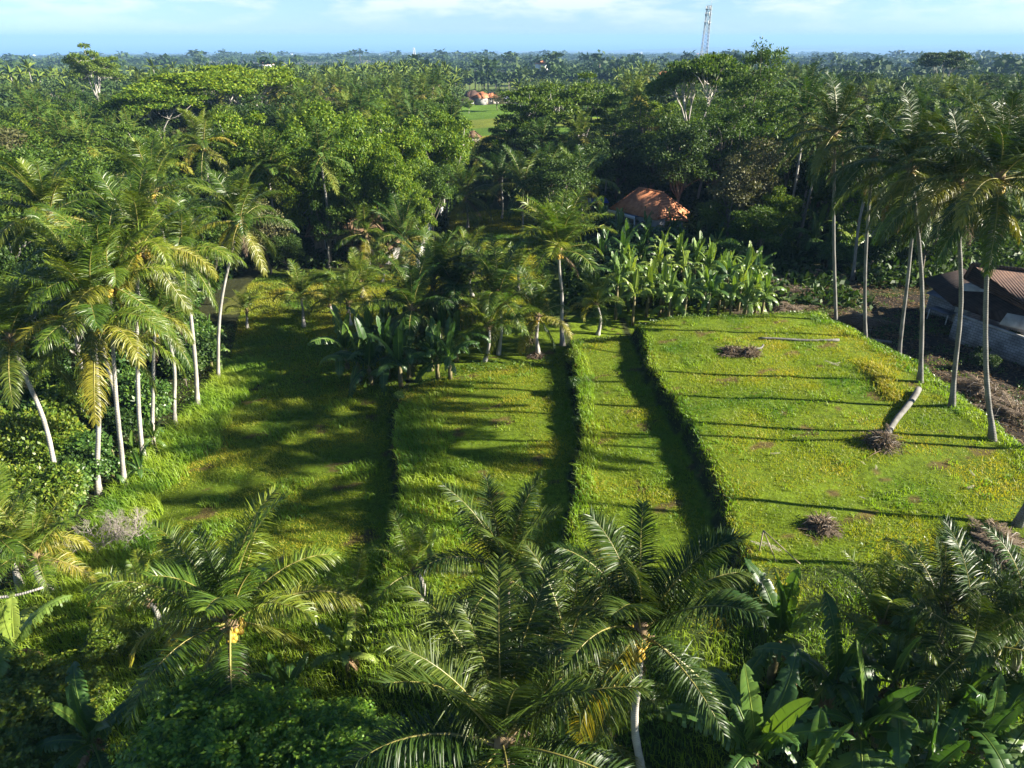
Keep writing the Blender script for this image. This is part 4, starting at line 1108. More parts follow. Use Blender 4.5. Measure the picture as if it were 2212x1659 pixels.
for k, (x, y, z, h) in enumerate(stuff_t):
    th = k * 1.1; f = h / 12; c_, s_ = math.cos(th) * f, math.sin(th) * f; a.merge(LT[k % 6], [[c_, -s_, 0], [s_, c_, 0], [0, 0, f]], (x, y, z))
def ring(n, y0, y1, sc, lib, pw=2.0):
    for k in range(n):
        y = rfz.uniform(y0 ** (1 / pw), y1 ** (1 / pw)) ** pw; x = rfz.uniform(-0.80, 0.80) * y
        if y > 520 and (wob(x * .005, y * .0035, 2) > 0.33 or (y > 900 and wob(x * .0032, y * .0024, 5) > 0.5)): continue
        th = rfz.uniform(0, 6.3); f = sc * rfz.uniform(0.7, 1.3); c_, s_ = math.cos(th) * f, math.sin(th) * f
        big = 1.7 if rfz.random() < 0.04 else 1.0
        a.merge(lib[k % 6], [[c_ * big, -s_ * big, 0], [s_ * big, c_ * big, 0], [0, 0, 0.95 * f / max(1, sc * 0.75) * big]], (x, y, gz(x, y)))
ring(5200, 455, 1150, 1.1, LT2)
ring(4200, 1100, 3000, 1.9, LT2)
ring(3200, 2900, 9500, 3.4, LT2)
tag(link('woodland', a.mesh('woodland', [M['leaf_far'], M['bark']])), 'hazy far woodland stretching to the coast', 'woodland', kind='stuff')

# ------------------------------------------------------------------ houses
def lerp(a, b, t): return a + (b - a) * t
def hip_house(name, x, y, w, l, rot, eave, ridge, roofm, wallm, label, group=None, hip=0.35, z=None, over=0.5):
    z = gz(x, y) if z is None else z
    root = link(name, None, None, (x, y, z), (0, 0, rot)); tag(root, label, 'house', group)
    a = MB(); a.box((0, 0, eave / 2 - 0.3), (l, w, eave + 0.6)); link('wall', a.mesh('wall', [M[wallm]]), root)
    L, Wd = l / 2 + over, w / 2 + over; hr = L - Wd * hip * 2
    e = eave - 0.1; c = [(-L, -Wd, e), (L, -Wd, e), (L, Wd, e), (-L, Wd, e)]; r1, r2 = (-hr, 0, ridge), (hr, 0, ridge)
    a = MB(); a.slab([c[0], c[1], r2, r1], 0.12); a.slab([c[2], c[3], r1, r2], 0.12); a.slab([c[1], c[2], r2], 0.12); a.slab([c[3], c[0], r1], 0.12)
    rf_ = link('roof', a.mesh('roof', [M[roofm]]), root)
    a = MB(); a.tube([r1 + np.array([0, 0, .04]), r2 + np.array([0, 0, .04])], 0.12, 6)
    for q, r_ in ((0, r1), (1, r2), (2, r2), (3, r1)): a.tube([np.array(c[q]) + [0, 0, .04], np.array(r_) + [0, 0, .04]], 0.09, 5)
    link('ridge_cap', a.mesh('ridge_cap', [M[roofm]]), rf_)
    for sx_, sy_ in ((-.25, -1), (.25, -1), (-.25, 1), (.25, 1)):
        a = MB(); a.box((sx_ * l, sy_ * (w / 2 + .01), eave * .55), (l * .16, .06, eave * .36)); wn = link('window', a.mesh('window', [M['dark']]), root)
        a = MB(); 
        for dx in (-1, 0, 1): a.box((sx_ * l + dx * l * .08, sy_ * (w / 2 + .05), eave * .55), (.07, .05, eave * .38))
        for dz in (-1, 1): a.box((sx_ * l, sy_ * (w / 2 + .052), eave * .55 + dz * eave * .18), (l * .16, .05, .08))
        link('frame', a.mesh('frame', [M['white_paint']]), wn)
    a = MB(); a.box((0, -w / 2 - .01, eave * .38), (1.0, .06, eave * .76)); link('door', a.mesh('door', [M['wood']]), root)
    return root
# orange roofed house behind the bananas
P1, P2 = at(1392, 424, 5.4), at(1330, 452, 3.3)
root = hip_house('house', P1.x + 0.7, P1.y - 0.5, 5.4, 7.0, R(-52), 2.8, 5.3, 'tile_orange', 'plaster', 'house with an orange tiled roof behind the banana grove', hip=0.30)
a = MB()
for q in (0, 1):
    pass
hh = hip_house('house', at(1440, 462, 3.6).x, P1.y - 1.5, 3.8, 4.4, R(-8), 2.4, 3.7, 'tile_orange', 'plaster', 'low orange roofed annex right of the orange roofed house', hip=0.45)
r_ = link('porch', None, None, (at(1352, 478, 2.4).x, at(1352, 478, 2.4).y, gz(15, 92))); tag(r_, 'white framed porch canopy with blue sheet at the left side of the orange roofed house', 'porch')
a = MB(); a.box((0, 0, 2.55), (1.5, 4.4, 0.14), R(34)); link('canopy', a.mesh('canopy', [M['tin']]), r_)
a = MB(); a.box((-0.78, -0.5, 2.5), (0.22, 5.0, 0.34), R(34)); link('beam', a.mesh('beam', [M['white_paint']]), r_)
for dx, dy in ((-1.9, 1.6), (0.7, -2.3), (-0.6, -0.3)):
    a = MB(); a.box((dx, dy, 1.2), (0.14, 0.14, 2.4)); link('post', a.mesh('post', [M['white_paint']]), r_)
p = g_at(1288, 470)
r_ = link('shelter', None, None, p, (0, 0, 0.1)); tag(r_, 'small blue tarpaulin shelter left of the orange roofed house', 'shelter')
a = MB(); a.slab([(-1.5, -1, 2.3), (1.5, -1, 2.3), (1.5, 1, 2.6), (-1.5, 1, 2.6)], 0.05); link('tarpaulin', a.mesh('tarpaulin', [M['blue']]), r_)
for dx, dy in ((-1.4, -.9), (1.4, -.9), (-1.4, .9), (1.4, .9)):
    a = MB(); a.tube([(dx, dy, -0.1), (dx, dy, 2.25 + .3 * (dy > 0))], 0.04, 5); link('post', a.mesh('post', [M['wood']]), r_)
# grey yard slab beside the house
q0 = [g_at(1292, 496), g_at(1322, 494), g_at(1335, 512), g_at(1303, 530)]
a = MB(); zz = max(p.z for p in q0) + 0.12; a.slab([(p.x, p.y, zz) for p in q0], 0.4)
tag(link('pavement', a.mesh('pavement', [M['concrete']])), kind='structure')
# thatched roof among the trees
p = at(735, 470, 4.5)
r_ = hip_house('house', p.x, p.y + 2, 6, 7.5, R(12), 3.0, 6.2, 'thatch', 'wood', 'house with a brown thatched roof under the sunlit trees', hip=0.42, over=0.9)
p = at(808, 512, 3)
hip_house('house', p.x, p.y + 1, 3.6, 5, R(-20), 2.2, 3.6, 'thatch', 'plaster', 'small thatched hut with pale wall behind the dark ragged palm', hip=0.4)
# curved pale wall
a = MB(); pts = [g_at(902, 585), g_at(910, 560), g_at(918, 535), g_at(928, 510), g_at(942, 488), g_at(952, 474), g_at(956, 466)]
for i_ in range(len(pts) - 1):
    A_, B_ = pts[i_], pts[i_ + 1]; mid = (A_ + B_) / 2; dlt = B_ - A_
    a.box((mid.x, mid.y, mid.z + 0.45), (dlt.length + 0.02, 0.22 - 0.004 * i_, 1.5), math.atan2(dlt.y, dlt.x))
    a.box((mid.x, mid.y, mid.z + 1.26), (dlt.length + 0.04, 0.32 - 0.004 * i_, 0.12), math.atan2(dlt.y, dlt.x))
tag(link('wall', a.mesh('wall', [M['white_paint']])), 'pale curved garden wall left of the grass path', 'wall')

# compound at the right border
W0, W1 = at(2066, 678, 3.0), at(2212, 729, 3.0)
ax = W1 - W0; ax.z = 0; ax.normalize(); ang = math.atan2(ax.y, ax.x); Lw = 22.0
pr = Vector((-ax.y, ax.x, 0)); sgn = 1 if pr.x > 0 else -1; pr = pr * sgn
r_ = link('house', None, None, (W0.x, W0.y, 0.8)); tag(r_, 'long dark roofed house with grey block wall at the right border', 'house')
def lc(u, v, z):
    p = at(u, v, z); return (p.x - W0.x, p.y - W0.y, z - 0.8)
def wl(d, off, z0, z1, th, L0, L1):
    """wall along the long side, from L0 to L1, set off metres back"""
    mbx = MB(); m_ = (L0 + L1) / 2; mbx.box((0, 0, 0), (L1 - L0, th, z1 - z0)); return mbx
o = link('wall', wl(0, 0, -.6, 2.2, .2, 0, Lw).mesh('wall', [M['block']]), r_, (ax.x * Lw / 2, ax.y * Lw / 2, 0.75), (0, 0, ang))
o = link('coping', wl(0, 0, 0, .1, .3, 0, Lw).mesh('coping', [M['plaster']]), o, (0, 0, 1.46))
gw = MB(); gw.box((0, 0, 0), (0.2, 4.0, 2.7)); link('gable_wall', gw.mesh('gable_wall', [M['block']]), r_, tuple(pr * 2.1 + Vector((0, 0, .72))), (0, 0, ang))
a = MB(); a.slab([lc(1990, 602, 3.25), lc(2060, 660, 3.25), lc(2132, 628, 4.5), lc(2084, 580, 4.5)], 0.1)
a.slab([lc(2060, 660, 3.25), lc(2163, 697, 3.25), lc(2250, 684, 4.5), lc(2132, 628, 4.5)], 0.1)
link('lower_roof', a.mesh('lower_roof', [M['tile_dark']]), r_)
a = MB(); A1, A2, A3, A4 = lc(2082, 600, 4.75), lc(2265, 694, 4.75), lc(2440, 612, 6.9), lc(2100, 571, 6.9)
a.slab([A1, A2, A3, A4], 0.14)
bk = Vector(A4) + pr * 4.5 + Vector((0, 0, -2.1)); bk2 = Vector(A3) + pr * 4.5 + Vector((0, 0, -2.1))
a.slab([A4, A3, tuple(bk2), tuple(bk)], 0.14); a.slab([A1, A4, tuple(bk)], 0.14)
up = link('main_roof', a.mesh('main_roof', [M['tile_brown']]), r_)
a = MB(); a.tube([Vector(A4) + Vector((0, 0, .06)), Vector(A3) + Vector((0, 0, .06))], 0.14, 6); a.tube([Vector(A1) + Vector((0, 0, .06)), Vector(A4) + Vector((0, 0, .06))], 0.1, 5); a.tube([Vector(A1) + Vector((0, 0, .0)), Vector(A2)], 0.08, 5)
link('ridge_cap', a.mesh('ridge_cap', [M['tile_brown']]), up)
cc = (Vector(A1) + Vector(A2)) / 2 + pr * 3.2
a = MB(); a.box((0, 0, 0), ((Vector(A2) - Vector(A1)).length * .8, 4.2, 3.6), ang); link('upper_wall', a.mesh('upper_wall', [M['plaster']]), r_, (cc.x, cc.y, 1.9))
a = MB(); a.slab([lc(2158, 700, 3.3), lc(2176, 676, 4.2), lc(2250, 690, 4.2), lc(2250, 722, 3.3)], 0.2); link('awning', a.mesh('awning', [M['plaster']]), r_)
# lean-to shed at its far end
sp_ = g_at(2016, 690)
r_ = link('shed', None, None, sp_, (0, 0, ang)); tag(r_, 'small block shed with blue grey sheet roof at the far corner of the grey wall', 'shed')
a = MB(); a.box((0, sgn * 1.0, 0.9), (3.2, 0.16, 2.0)); a.box((-1.5, sgn * 1.9, 0.9), (0.16, 1.6, 1.98)); link('wall', a.mesh('wall', [M['block']]), r_)
a = MB(); a.slab([(-1.8, sgn * 0.6, 1.9), (1.8, sgn * 0.6, 1.9), (1.8, sgn * 2.6, 2.35), (-1.8, sgn * 2.6, 2.35)], 0.06); link('roof', a.mesh('roof', [M['tin']]), r_)
a = MB(); a.box((0.5, sgn * 0.2, 1.0), (2.0, 1.1, 0.07)); link('shelf', a.mesh('shelf', [M['tin']]), r_)
for dx in (-0.4, 1.4):
    a = MB(); a.box((dx, sgn * -0.3, 0.3), (0.07, 0.07, 1.36)); link('leg', a.mesh('leg', [M['white_paint']]), r_)

# village at the far rice field
def VH(u, v, y, w, l, rot, e, rd, mat, wall, label):
    p = at_y(u, v, y); return hip_house('house', p.x, y, w * .75, l * .75, rot, e * .6, rd * .52, mat, wall, label, 'village houses by the far rice field', z=gz(p.x, y), hip=0.4)
VH(1002, 215, 296, 6, 11, R(-4), 2.8, 5.4, 'tile_dark', 'concrete', 'low dark roofed house with pale wall, leftmost by the far rice field')
VH(1022, 206, 304, 8, 9, R(32), 4.2, 9.2, 'tile_brown', 'plaster', 'tall dark tiled village house beside the low pale walled one')
VH(1041, 208, 298, 6.5, 8, R(60), 4.5, 8.6, 'tile_orange', 'plaster', 'bright orange roofed village house in the middle of the group')
VH(1062, 208, 300, 5.5, 6, R(20), 4.0, 7.2, 'tile_orange', 'plaster', 'small pyramid roofed orange village house')
TR('bright', 1012, 212, 262, 26, 'small bright tree before the low village house')
TR('olive', 1075, 200, 268, 40, 'olive tree right of the village houses')
VH(1085, 208, 304, 6, 9, R(5), 2.6, 4.6, 'tin', 'plaster', 'grey roofed village house right of the small pyramid roof')
p = at(1022, 305, 0.5)
hip_house('hut', p.x, p.y, 2.2, 2.6, R(25), 1.4, 2.6, 'thatch', 'bark', 'small straw field hut at the near edge of the rice field', hip=0.4)
for k, (u, v, y, w, l, mt_, wl_, lb) in enumerate([
    (1440, 152, 330, 9, 13, 'tile_orange', 'plaster', 'red roofed house behind the tall trees right of centre'),
    (1448, 162, 320, 7, 10, 'tile_brown', 'plaster', 'brown roofed house just below the red one right of centre'),
    (1752, 168, 300, 8, 12, 'tile_brown', 'white_paint', 'brown roofed house far behind the leftmost tall palm'),
    (1738, 160, 330, 9, 13, 'tile_orange', 'white_paint', 'orange roofed house left of the brown one far behind the tall palm'),
    (2128, 175, 270, 8, 11, 'tile_orange', 'white_paint', 'red roofed house far away near the right border'),
    (2150, 196, 245, 7, 11, 'tile_orange', 'white_paint', 'white walled red roofed house below the other near the right border'),
    (2120, 190, 250, 6, 9, 'tin', 'white_paint', 'pale roofed house left of the white walled one near the right border'),
    (668, 158, 420, 9, 12, 'tile_orange', 'white_paint', 'orange roof peeping over the palms behind the sunlit trees'),
    (575, 130, 560, 10, 14, 'tile_orange', 'white_paint', 'reddish roof beyond the wide umbrella tree'),
    (1170, 130, 600, 10, 16, 'tile_orange', 'white_paint', 'reddish roof beyond the middle grove')]):
    p = at_y(u, v, y); z = gz(p.x, y); dz = p.z - z
    hip_house('house', p.x, y, w * .65, l * .65, R(20 + 50 * k), max(2.8, dz - 2.5), max(4.6, dz - 0.3), mt_, wl_, lb, hip=0.4)
rh = np.random.default_rng(8)
hm = {}
for nm, mt_ in (('tile_orange', 'tile_orange'), ('white', 'white_paint')):
    a = MB(); a.box((0, 0, 3), (16, 10, 8)); w_ = a.mesh('wall', [M['white_paint']])
    a = MB(); c = [(-9, -6, 6.9), (9, -6, 6.9), (9, 6, 6.9), (-9, 6, 6.9)]; r1, r2 = (-4, 0, 11), (4, 0, 11)
    a.slab([c[0], c[1], r2, r1], .2); a.slab([c[2], c[3], r1, r2], .2); a.slab([c[1], c[2], r2], .2); a.slab([c[3], c[0], r1], .2)
    hm[nm] = (w_, a.mesh('roof', [M[mt_]]))
for k in range(34):
    y = rh.uniform(900 ** .5, 9000 ** .5) ** 2; x = rh.uniform(-.76, .76) * y if k % 3 else rh.uniform(0.2, .76) * y
    s = rh.uniform(0.5, 0.9) * (1 + y / 6000); nm = 'tile_orange' if rh.random() < .4 else 'white'
    r_ = link('house', None, None, (x, y, gz(x, y) + 4), (0, 0, rh.uniform(0, 3)), (s,) * 3)
    tag(r_, 'tiny pale house in the hazy plain towards the coast', 'house', 'tiny houses scattered over the hazy plain')
    link('wall', hm[nm][0], r_); link('roof', hm[nm][1], r_)

# lattice tower behind the trees
yt = 560.0; pt = at_y(1531, 12, yt); pb = at_y(1520, 110, yt); zt0 = gz(pb.x, yt)
Ht = pt.z - zt0
r_ = link('lattice_tower', None, None, (pb.x + 0.5, yt, zt0)); tag(r_, 'tall grey lattice tower rising above the trees on the horizon', 'tower')
def tower(mb, H, w0_, w1_, nb, r=0.13):
    lv = np.linspace(0, 1, nb + 1)
    def cr(t):
        w = lerp(w0_, w1_, t) / 2; return [np.array([sx_ * w, sy_ * w, t * H]) for sx_, sy_ in ((-1, -1), (1, -1), (1, 1), (-1, 1))]
    for i_ in range(nb):
        A_, B_ = cr(lv[i_]), cr(lv[i_ + 1])
        for q in range(4):
            mb.tube([A_[q], B_[q]], r * 1.4, 4, cap=False); mb.tube([A_[q], B_[(q + 1) % 4]], r * .7, 3, cap=False); mb.tube([A_[(q + 1) % 4], B_[q]], r * .7, 3, cap=False)
            mb.tube([B_[q], B_[(q + 1) % 4]], r * .7, 3, cap=False)
a = MB(); tower(a, Ht, 5.5, 2.6, 22); link('mast', a.mesh('mast', [M['steel']]), r_)
for lvl in (0.97, 0.90, 0.80):
    for th in (0.5, 2.6, 4.7):
        a = MB(); a.box((2.1 * math.cos(th), 2.1 * math.sin(th), Ht * lvl), (0.35, 0.5, 2.6), th); link('antenna', a.mesh('antenna', [M['white_paint']]), r_)
for lvl in (0.985, 0.93, 0.83):
    a = MB(); a.box((0, 0, Ht * lvl - 1.5), (4.4, 4.4, 0.15)); link('platform', a.mesh('platform', [M['steel']]), r_)
a = MB(); a.tube([(1.3, 0, Ht - 0.5), (1.3, 0, Ht + 4)], 0.09, 4); link('lightning_rod', a.mesh('lightning_rod', [M['steel']]), r_)
r_ = link('lattice_tower', None, None, (*at_y(895, 120, 1500).xy, gz(at_y(895, 120, 1500).x, 1500))); tag(r_, 'tiny pale lattice tower in the hazy plain left of centre', 'tower')
a = MB(); tower(a, at_y(895, 103, 1500).z - gz(-210, 1500), 6, 2.5, 10, 0.2); link('mast', a.mesh('mast', [M['white_paint']]), r_)

# ------------------------------------------------------------------ things lying on the fields
def fallen(label, A_, B_, r0, r1, mat='palm_bark_grey', cat='fallen trunk'):
    A_ = Vector(A_); B_ = Vector(B_); s = np.linspace(0, 1, 12)
    P = np.array([list(A_.lerp(B_, t_)) for t_ in s]); P[:, 2] += 0.04 * np.sin(s * 9)
    # tube built along its own Z so that the bark rings run round it
    d = (B_ - A_); L = d.length; a = MB()
    a.tube([(0.05 * math.sin(t_ * 7), 0.05 * math.cos(t_ * 5), t_ * L) for t_ in s], np.linspace(r0, r1, 12), 9)
    o = link('fallen_palm_trunk', a.mesh('trunk', [M[mat]], True)); o.location = A_; o.rotation_euler = d.to_track_quat('Z', 'Y').to_euler()
    return tag(o, label, cat)
def gp(u, v, dz=0.18):
    p = g_at(u, v); p.z += dz; return p
fallen('grey ringed trunk lying from the fourth tall palm to the dry frond heap', at(1984, 842, 3.02), at(1914, 940, 3.0), 0.2, 0.17)
fallen('long thin pale log lying at the far edge of the big field', gp(1638, 734, .1), gp(1812, 738, .12), 0.08, 0.11)
fallen('pale log lying beside the foot of the second tall palm', gp(1815, 727, 0.25), gp(1925, 745, 0.2), 0.17, 0.13)
fallen('short pale log on the soil behind the banana grove', gp(1642, 634, 0.2), gp(1690, 632, 0.2), 0.14, 0.13)
FRP = []
M['frond_pale'] = leafmat('bleached_palm_leaflets', [(0.30, 0.27, 0.22), (0.42, 0.38, 0.32), (0.55, 0.50, 0.43)], 0.8, 0.1, 0.2)
FLAT = [frond_arr(rf, 8, 14, 3.9, 46, 0.8, 0.25, 0.05, 0, miss=0.2, sway=.5 * q_) for q_ in (-1, 0, 1)]
for f_ in FLAT:
    FRP.append(mesh_of(f_, 'dried_frond', [M['frond_pale'], M['rachis_dead']]))
def heap(c, r, n, label, seed, h=0.5, cat='dry frond heap'):
    rg = np.random.default_rng(seed); a = MB()
    for i_ in range(max(4, n // 9)):       # whole dry fronds thrown on each other
        th = rg.normal(seed * 1.3, 1.1); s_ = r * rg.uniform(.28, .5); c_, s2 = math.cos(th) * s_, math.sin(th) * s_
        V_, Q_, T_, mq_, mt_ = FLAT[i_ % 3]; mq_ = np.where(mq_ == 0, 2, 0); mt_ = np.where(mt_ == 0, 2, 0)
        a.merge((V_, Q_, T_, mq_, mt_), [[c_, -s2, 0], [s2, c_, 0], [0, 0, s_ * .5]], (rg.normal(-.5 * r * math.cos(th), r * .3), rg.normal(-.5 * r * math.sin(th), r * .3), rg.uniform(.05, h)))
    for i_ in range(n // 3):
        th = rg.uniform(0, 6.3); L = rg.uniform(0.5, 1.2) * r; x0, y0 = rg.normal(0, r * .34, 2); e = rg.uniform(-.1, .3)
        z0 = rg.uniform(0.02, h) * math.exp(-(x0 * x0 + y0 * y0) / (r * r))
        p0 = np.array([x0, y0, z0]); p1 = p0 + np.array([math.cos(th) * L, math.sin(th) * L, e * L * .4]); pm = (p0 + p1) / 2 + [0, 0, rg.uniform(0, .15)]
        p1[2] = max(0.03, p1[2] - L * .2)
        a.tube([p0, pm, p1], [0.035, 0.025, 0.008], 3, m=int(rg.integers(2)), cap=False)
    n2 = n * 14; P = np.stack([rg.normal(0, r * .42, n2), rg.normal(0, r * .42, n2), np.zeros(n2)], 1)
    P[:, 2] = h * np.exp(-(P[:, 0] ** 2 + P[:, 1] ** 2) / (r * r * .5)) * rg.random(n2) + .03
    V, Q = leaf_quads(P, rg.standard_normal((n2, 3)) * [1, 1, .4], rg.standard_normal((n2, 3)) * .6 + [0, 0, 1], rg.uniform(.25, .7, n2), 0.05)
    a.add(V, Q, m=2)
    o = link('dry_frond_heap', a.mesh('heap', [M['rachis_dead'], M['twig'], M['frond_dead']])); o.location = c
    return tag(o, label, cat)
heap(gp(1905, 960, 0), 1.05, 60, 'large heap of dry brown fronds at the lower end of the fallen trunk', 1, .75)
heap(gp(1583, 762, 0), 0.9, 60, 'small heap of dry fronds at the far side of the big field', 2, .35)
heap(gp(1620, 765, 0), 0.7, 60, 'dark round heap of dry sheaths right beside the small frond heap', 3, .5)
heap(gp(1775, 1140, 0), 0.7, 70, 'heap of grey dry fronds in the near part of the big field', 4, .45)
heap(gp(2152, 1165, 0), 1.0, 90, 'dry frond heap near the right border, upper of two', 5, .5)
heap(gp(2178, 1203, 0), 1.1, 110, 'dry frond heap near the right border, lower and larger of two', 6, .6)
heap(gp(1160, 770, 0), 0.6, 40, 'pale dry leaf bases at the foot of the ringed palm', 7, .2)
fallen('short pale stub of wood beside the small frond heaps', gp(1628, 762), gp(1648, 755, .35), 0.09, 0.08)
for k, (u, v, w, s) in enumerate([(1815, 795, 2.4, .55), (1800, 790, .4, .3), (1890, 1020, 1, .25), (1870, 1010, 2, .2), (2105, 1035, 1.5, .28), (2085, 1060, .3, .3), (1870, 1083, 2.6, .18), (1660, 985, .1, .3), (1690, 1200, 2.2, .5), (1655, 1185, 2.8, .35), (2050, 1215, .6, .25), (1610, 768, 3, .2)]):
    p = gp(u, v, 0.16)
    o = link('dried_frond', FRP[k % 3], None, p, (0, 0, w), (s * .55, s * .55, s * .3))
    tag(o, ['pale dry frond lying flat in the upper right part of the big field', 'short dry frond left of the flat pale one', 'white dry scrap below the large frond heap', 'dry leaf scrap left of the white one', 'dry frond scrap right on the big field near the palm row', 'thin dry frond below the right scrap', 'small white scrap near the middle of the big field', 'thin dry frond near the left edge of the big field', 'long dry frond near the lower left edge of the big field', 'dry frond crossing the long one at the lower left edge', 'thin dry frond in the near right part of the big field', 'tiny dry frond beside the small heaps'][k], 'dry frond')
# stick frame
p = gp(1640, 1190, 0); a = MB()
a.tube([(0, 0, 0), (0.05, 0.1, 1.1)], .03, 4); a.tube([(0.05, 0.1, 1.1), (1.5, -1.0, 0.1)], .03, 4); a.tube([(0.05, .1, 1.1), (.5, -.8, 0.05)], .025, 4)
o = link('stick_frame', a.mesh('stick_frame', [M['wood']])); o.location = p; tag(o, 'leaning frame of thin pale sticks near the lower left edge of the big field', 'sticks')
# brush piles on the soil
for k, (u, v, r, n, lb) in enumerate([(1660, 610, 2.0, 170, 'reddish brown brush pile beside the banana grove'), (1710, 640, 2.2, 200, 'brush pile of cut branches left of the leftmost tall palm'), (1745, 600, 1.8, 130, 'dim brush pile behind the leftmost tall palm'), (1700, 680, 1.8, 190, 'pale pile of split wood at the corner of the big field'), (1850, 700, 1.6, 110, 'scattered pale husks between the first two tall palms'), (2120, 850, 1.6, 120, 'pile of pale coconut husks beyond the nearest tall palm'), (2190, 900, 1.4, 100, 'pile of pale sticks at the right border beyond the nearest palm')]):
    heap(gp(u, v, 0), r, n, lb, 20 + k, .9, 'brush pile')
# bare grey bush at lower left
def bare_bush(u, v, Hh, label, seed):
    rg = np.random.default_rng(seed); a = MB(); p = gp(u, v, 0)
    def rec(P, d, L, r, k):
        e = P + d * L; mid = (P + e) / 2 + rg.normal(0, L * .08, 3); a.tube([P, mid, e], [r, r * .8, r * .62], 4, cap=False)
        if k == 0: return
        for _ in range(3 if k > 2 else 2 + int(rg.integers(2))):
            rec(e, nrm(d + rg.normal(0, .55, 3) + [0, 0, .05]), L * rg.uniform(.6, .85), r * .6, k - 1)
    for q in range(5):
        th = q * 1.3; rec(np.array([0, 0, -.1]), nrm(np.array([math.cos(th) * .8, math.sin(th) * .5, .75])), Hh * .34, .05, 5)
    o = link('bare_bush', a.mesh('branches', [M['twig']])); o.location = p; tag(o, label, 'bush')
bare_bush(225, 1180, 2.0, 'leafless grey bush at the lower edge of the tall grass on the left', 3)
bare_bush(285, 1165, 1.8, 'second leafless grey bush, right of the first on the left', 4)
# leaning dead trunk at left
fallen('thin pale dead trunk lying over the shrubs at the left border', gp(-40, 1385, 2.2), gp(130, 1366, 2.6), 0.07, 0.05, 'palm_bark')

# ------------------------------------------------------------------ shrubs
ks = [0]
def shrub(u, v, wpx, typ, label, group, hf=0.8):
    p = g_at(u, v); ks[0] += 1; dist = (Vector((0, 0, CAM_Z)) - p).length; Wm = wpx * dist / F; H_ = Wm * hf
    return tree('shrub', SH[typ], p.x, p.y, H_, Wm, 3.0, 3.6, label, group, ks[0], 'shrub', p.z, ('foliage', 'stem'))
rs = np.random.default_rng(12)
for k in range(78):
    v = rs.uniform(700, 1150); ue = np.interp(v, [620, 700, 760, 828, 890, 980, 1085, 1150], [520, 500, 485, 462, 400, 300, 215, 175])
    u = ue - 25 - abs(rs.normal(0, 1)) * 190
    if u < -60: u = rs.uniform(-40, ue - 30)
    typ = 'lime' if (v > 980 and u < 140) or rs.random() < .1 else ('dark' if rs.random() < .3 else 'shrub')
    wd = {'lime': 'yellow green', 'dark': 'dark', 'shrub': 'blue green'}[typ]
    shrub(u, v, rs.uniform(70, 130), typ, f'{wd} shrub in the thicket under the left palms', f'{wd} shrubs under the left palms', rs.uniform(.65, 1.1))
for k in range(46):
    u = rs.uniform(400, 1290); v = rs.uniform(478, 560)
    p = at(u, v, 0)
    if 960 < u < 1150: continue
    shrub(u, v, rs.uniform(40, 75), 'dark' if rs.random() < .6 else 'shrub', 'low dark shrub along the far edge of the lawns', 'shrubs along the far edge of the lawns', .8)
for k in range(16):
    u = rs.uniform(1560, 1900); v = rs.uniform(535, 600)
    shrub(u, v, rs.uniform(50, 90), 'shrub' if rs.random() < .6 else 'dark', 'leafy shrub at the forest edge behind the soil plot', 'shrubs behind the soil plot', .9)
for k in range(6):
    shrub(rs.uniform(2080, 2200), rs.uniform(700, 800), 40, 'dark', 'creeper shrub at the foot of the grey block wall', 'shrubs at the grey wall', .8)
def sprig(c, Wm, Hm, v_, label, group='leafy bushes at the lower left', zoff=0.0):
    p = at(c[0], c[1], Hm + zoff); z = zoff
    root = link('bush', None, None, (p.x, p.y, z), (0, 0, v_ * 1.9)); tag(root, label, 'bush', group)
    s = Wm / 3.4; zf = max(0, Hm - 2.6 * s)
    link('foliage', SPR[v_ % 3][0], root, (0, 0, zf), (0, 0, 0), (s,) * 3); link('stem', SPR[v_ % 3][1], root, (0, 0, 0), (0, 0, 0), (s, s, (zf + 1.6 * s) / 1.6))
for c, w, h, v_, lb in [((420, 1490), 3.8, 4.0, 0, 'leafy bush left of the trunk of the lower left palm'), ((600, 1560), 3.8, 3.2, 1, 'leafy bush right of the lower left palm trunk at the bottom'), ((720, 1560), 3.4, 3.0, 0, 'leafy bush at the bottom border left of the nearest palm'), ((490, 1600), 3.8, 3.2, 1, 'leafy bush at the very bottom under the lower left palm'), ((340, 1600), 3.4, 2.8, 0, 'leafy bush at the bottom left of the lower left palm'), ((840, 1590), 2.6, 3.4, 0, 'upright leafy bush beside the nearest foreground palm'), ((50, 1460), 3.6, 2.6, 2, 'yellow green leafy bush at the left border under the banana'), ((20, 1560), 3.6, 2.6, 2, 'yellow green leafy bush in the bottom left corner'), ((240, 1345), 2.0, 1.9, 2, 'round leafy bush in the grass left of the lower left palm'), ((680, 1500), 3.0, 3.6, 1, 'tall leafy bush right of the small banana')]:
    sprig((c[0], c[1] + (45 if c[0] > 300 else 0)), w * 1.05, h + (1.7 if c[0] > 300 else 0), v_, lb)
# thin garden bush on the bank between middle and strip field
for k, (u, v, w, lb) in enumerate([(1232, 790, 42, 'thin pale shrub at the head of the bank between the two middle fields'), (1238, 850, 40, 'leafy shrub on the bank between the two middle fields, second from the far end'), (1245, 925, 30, 'small silvery shrub halfway along the bank between the middle fields'), (1236, 1000, 34, 'yellowish shrub near the lower part of the bank between the middle fields'), (862, 870, 30, 'small shrub at the far corner of the middle field')]):
    shrub(u, v, w, 'lime' if k in (0, 3) else 'shrub', lb, None, 1.1)

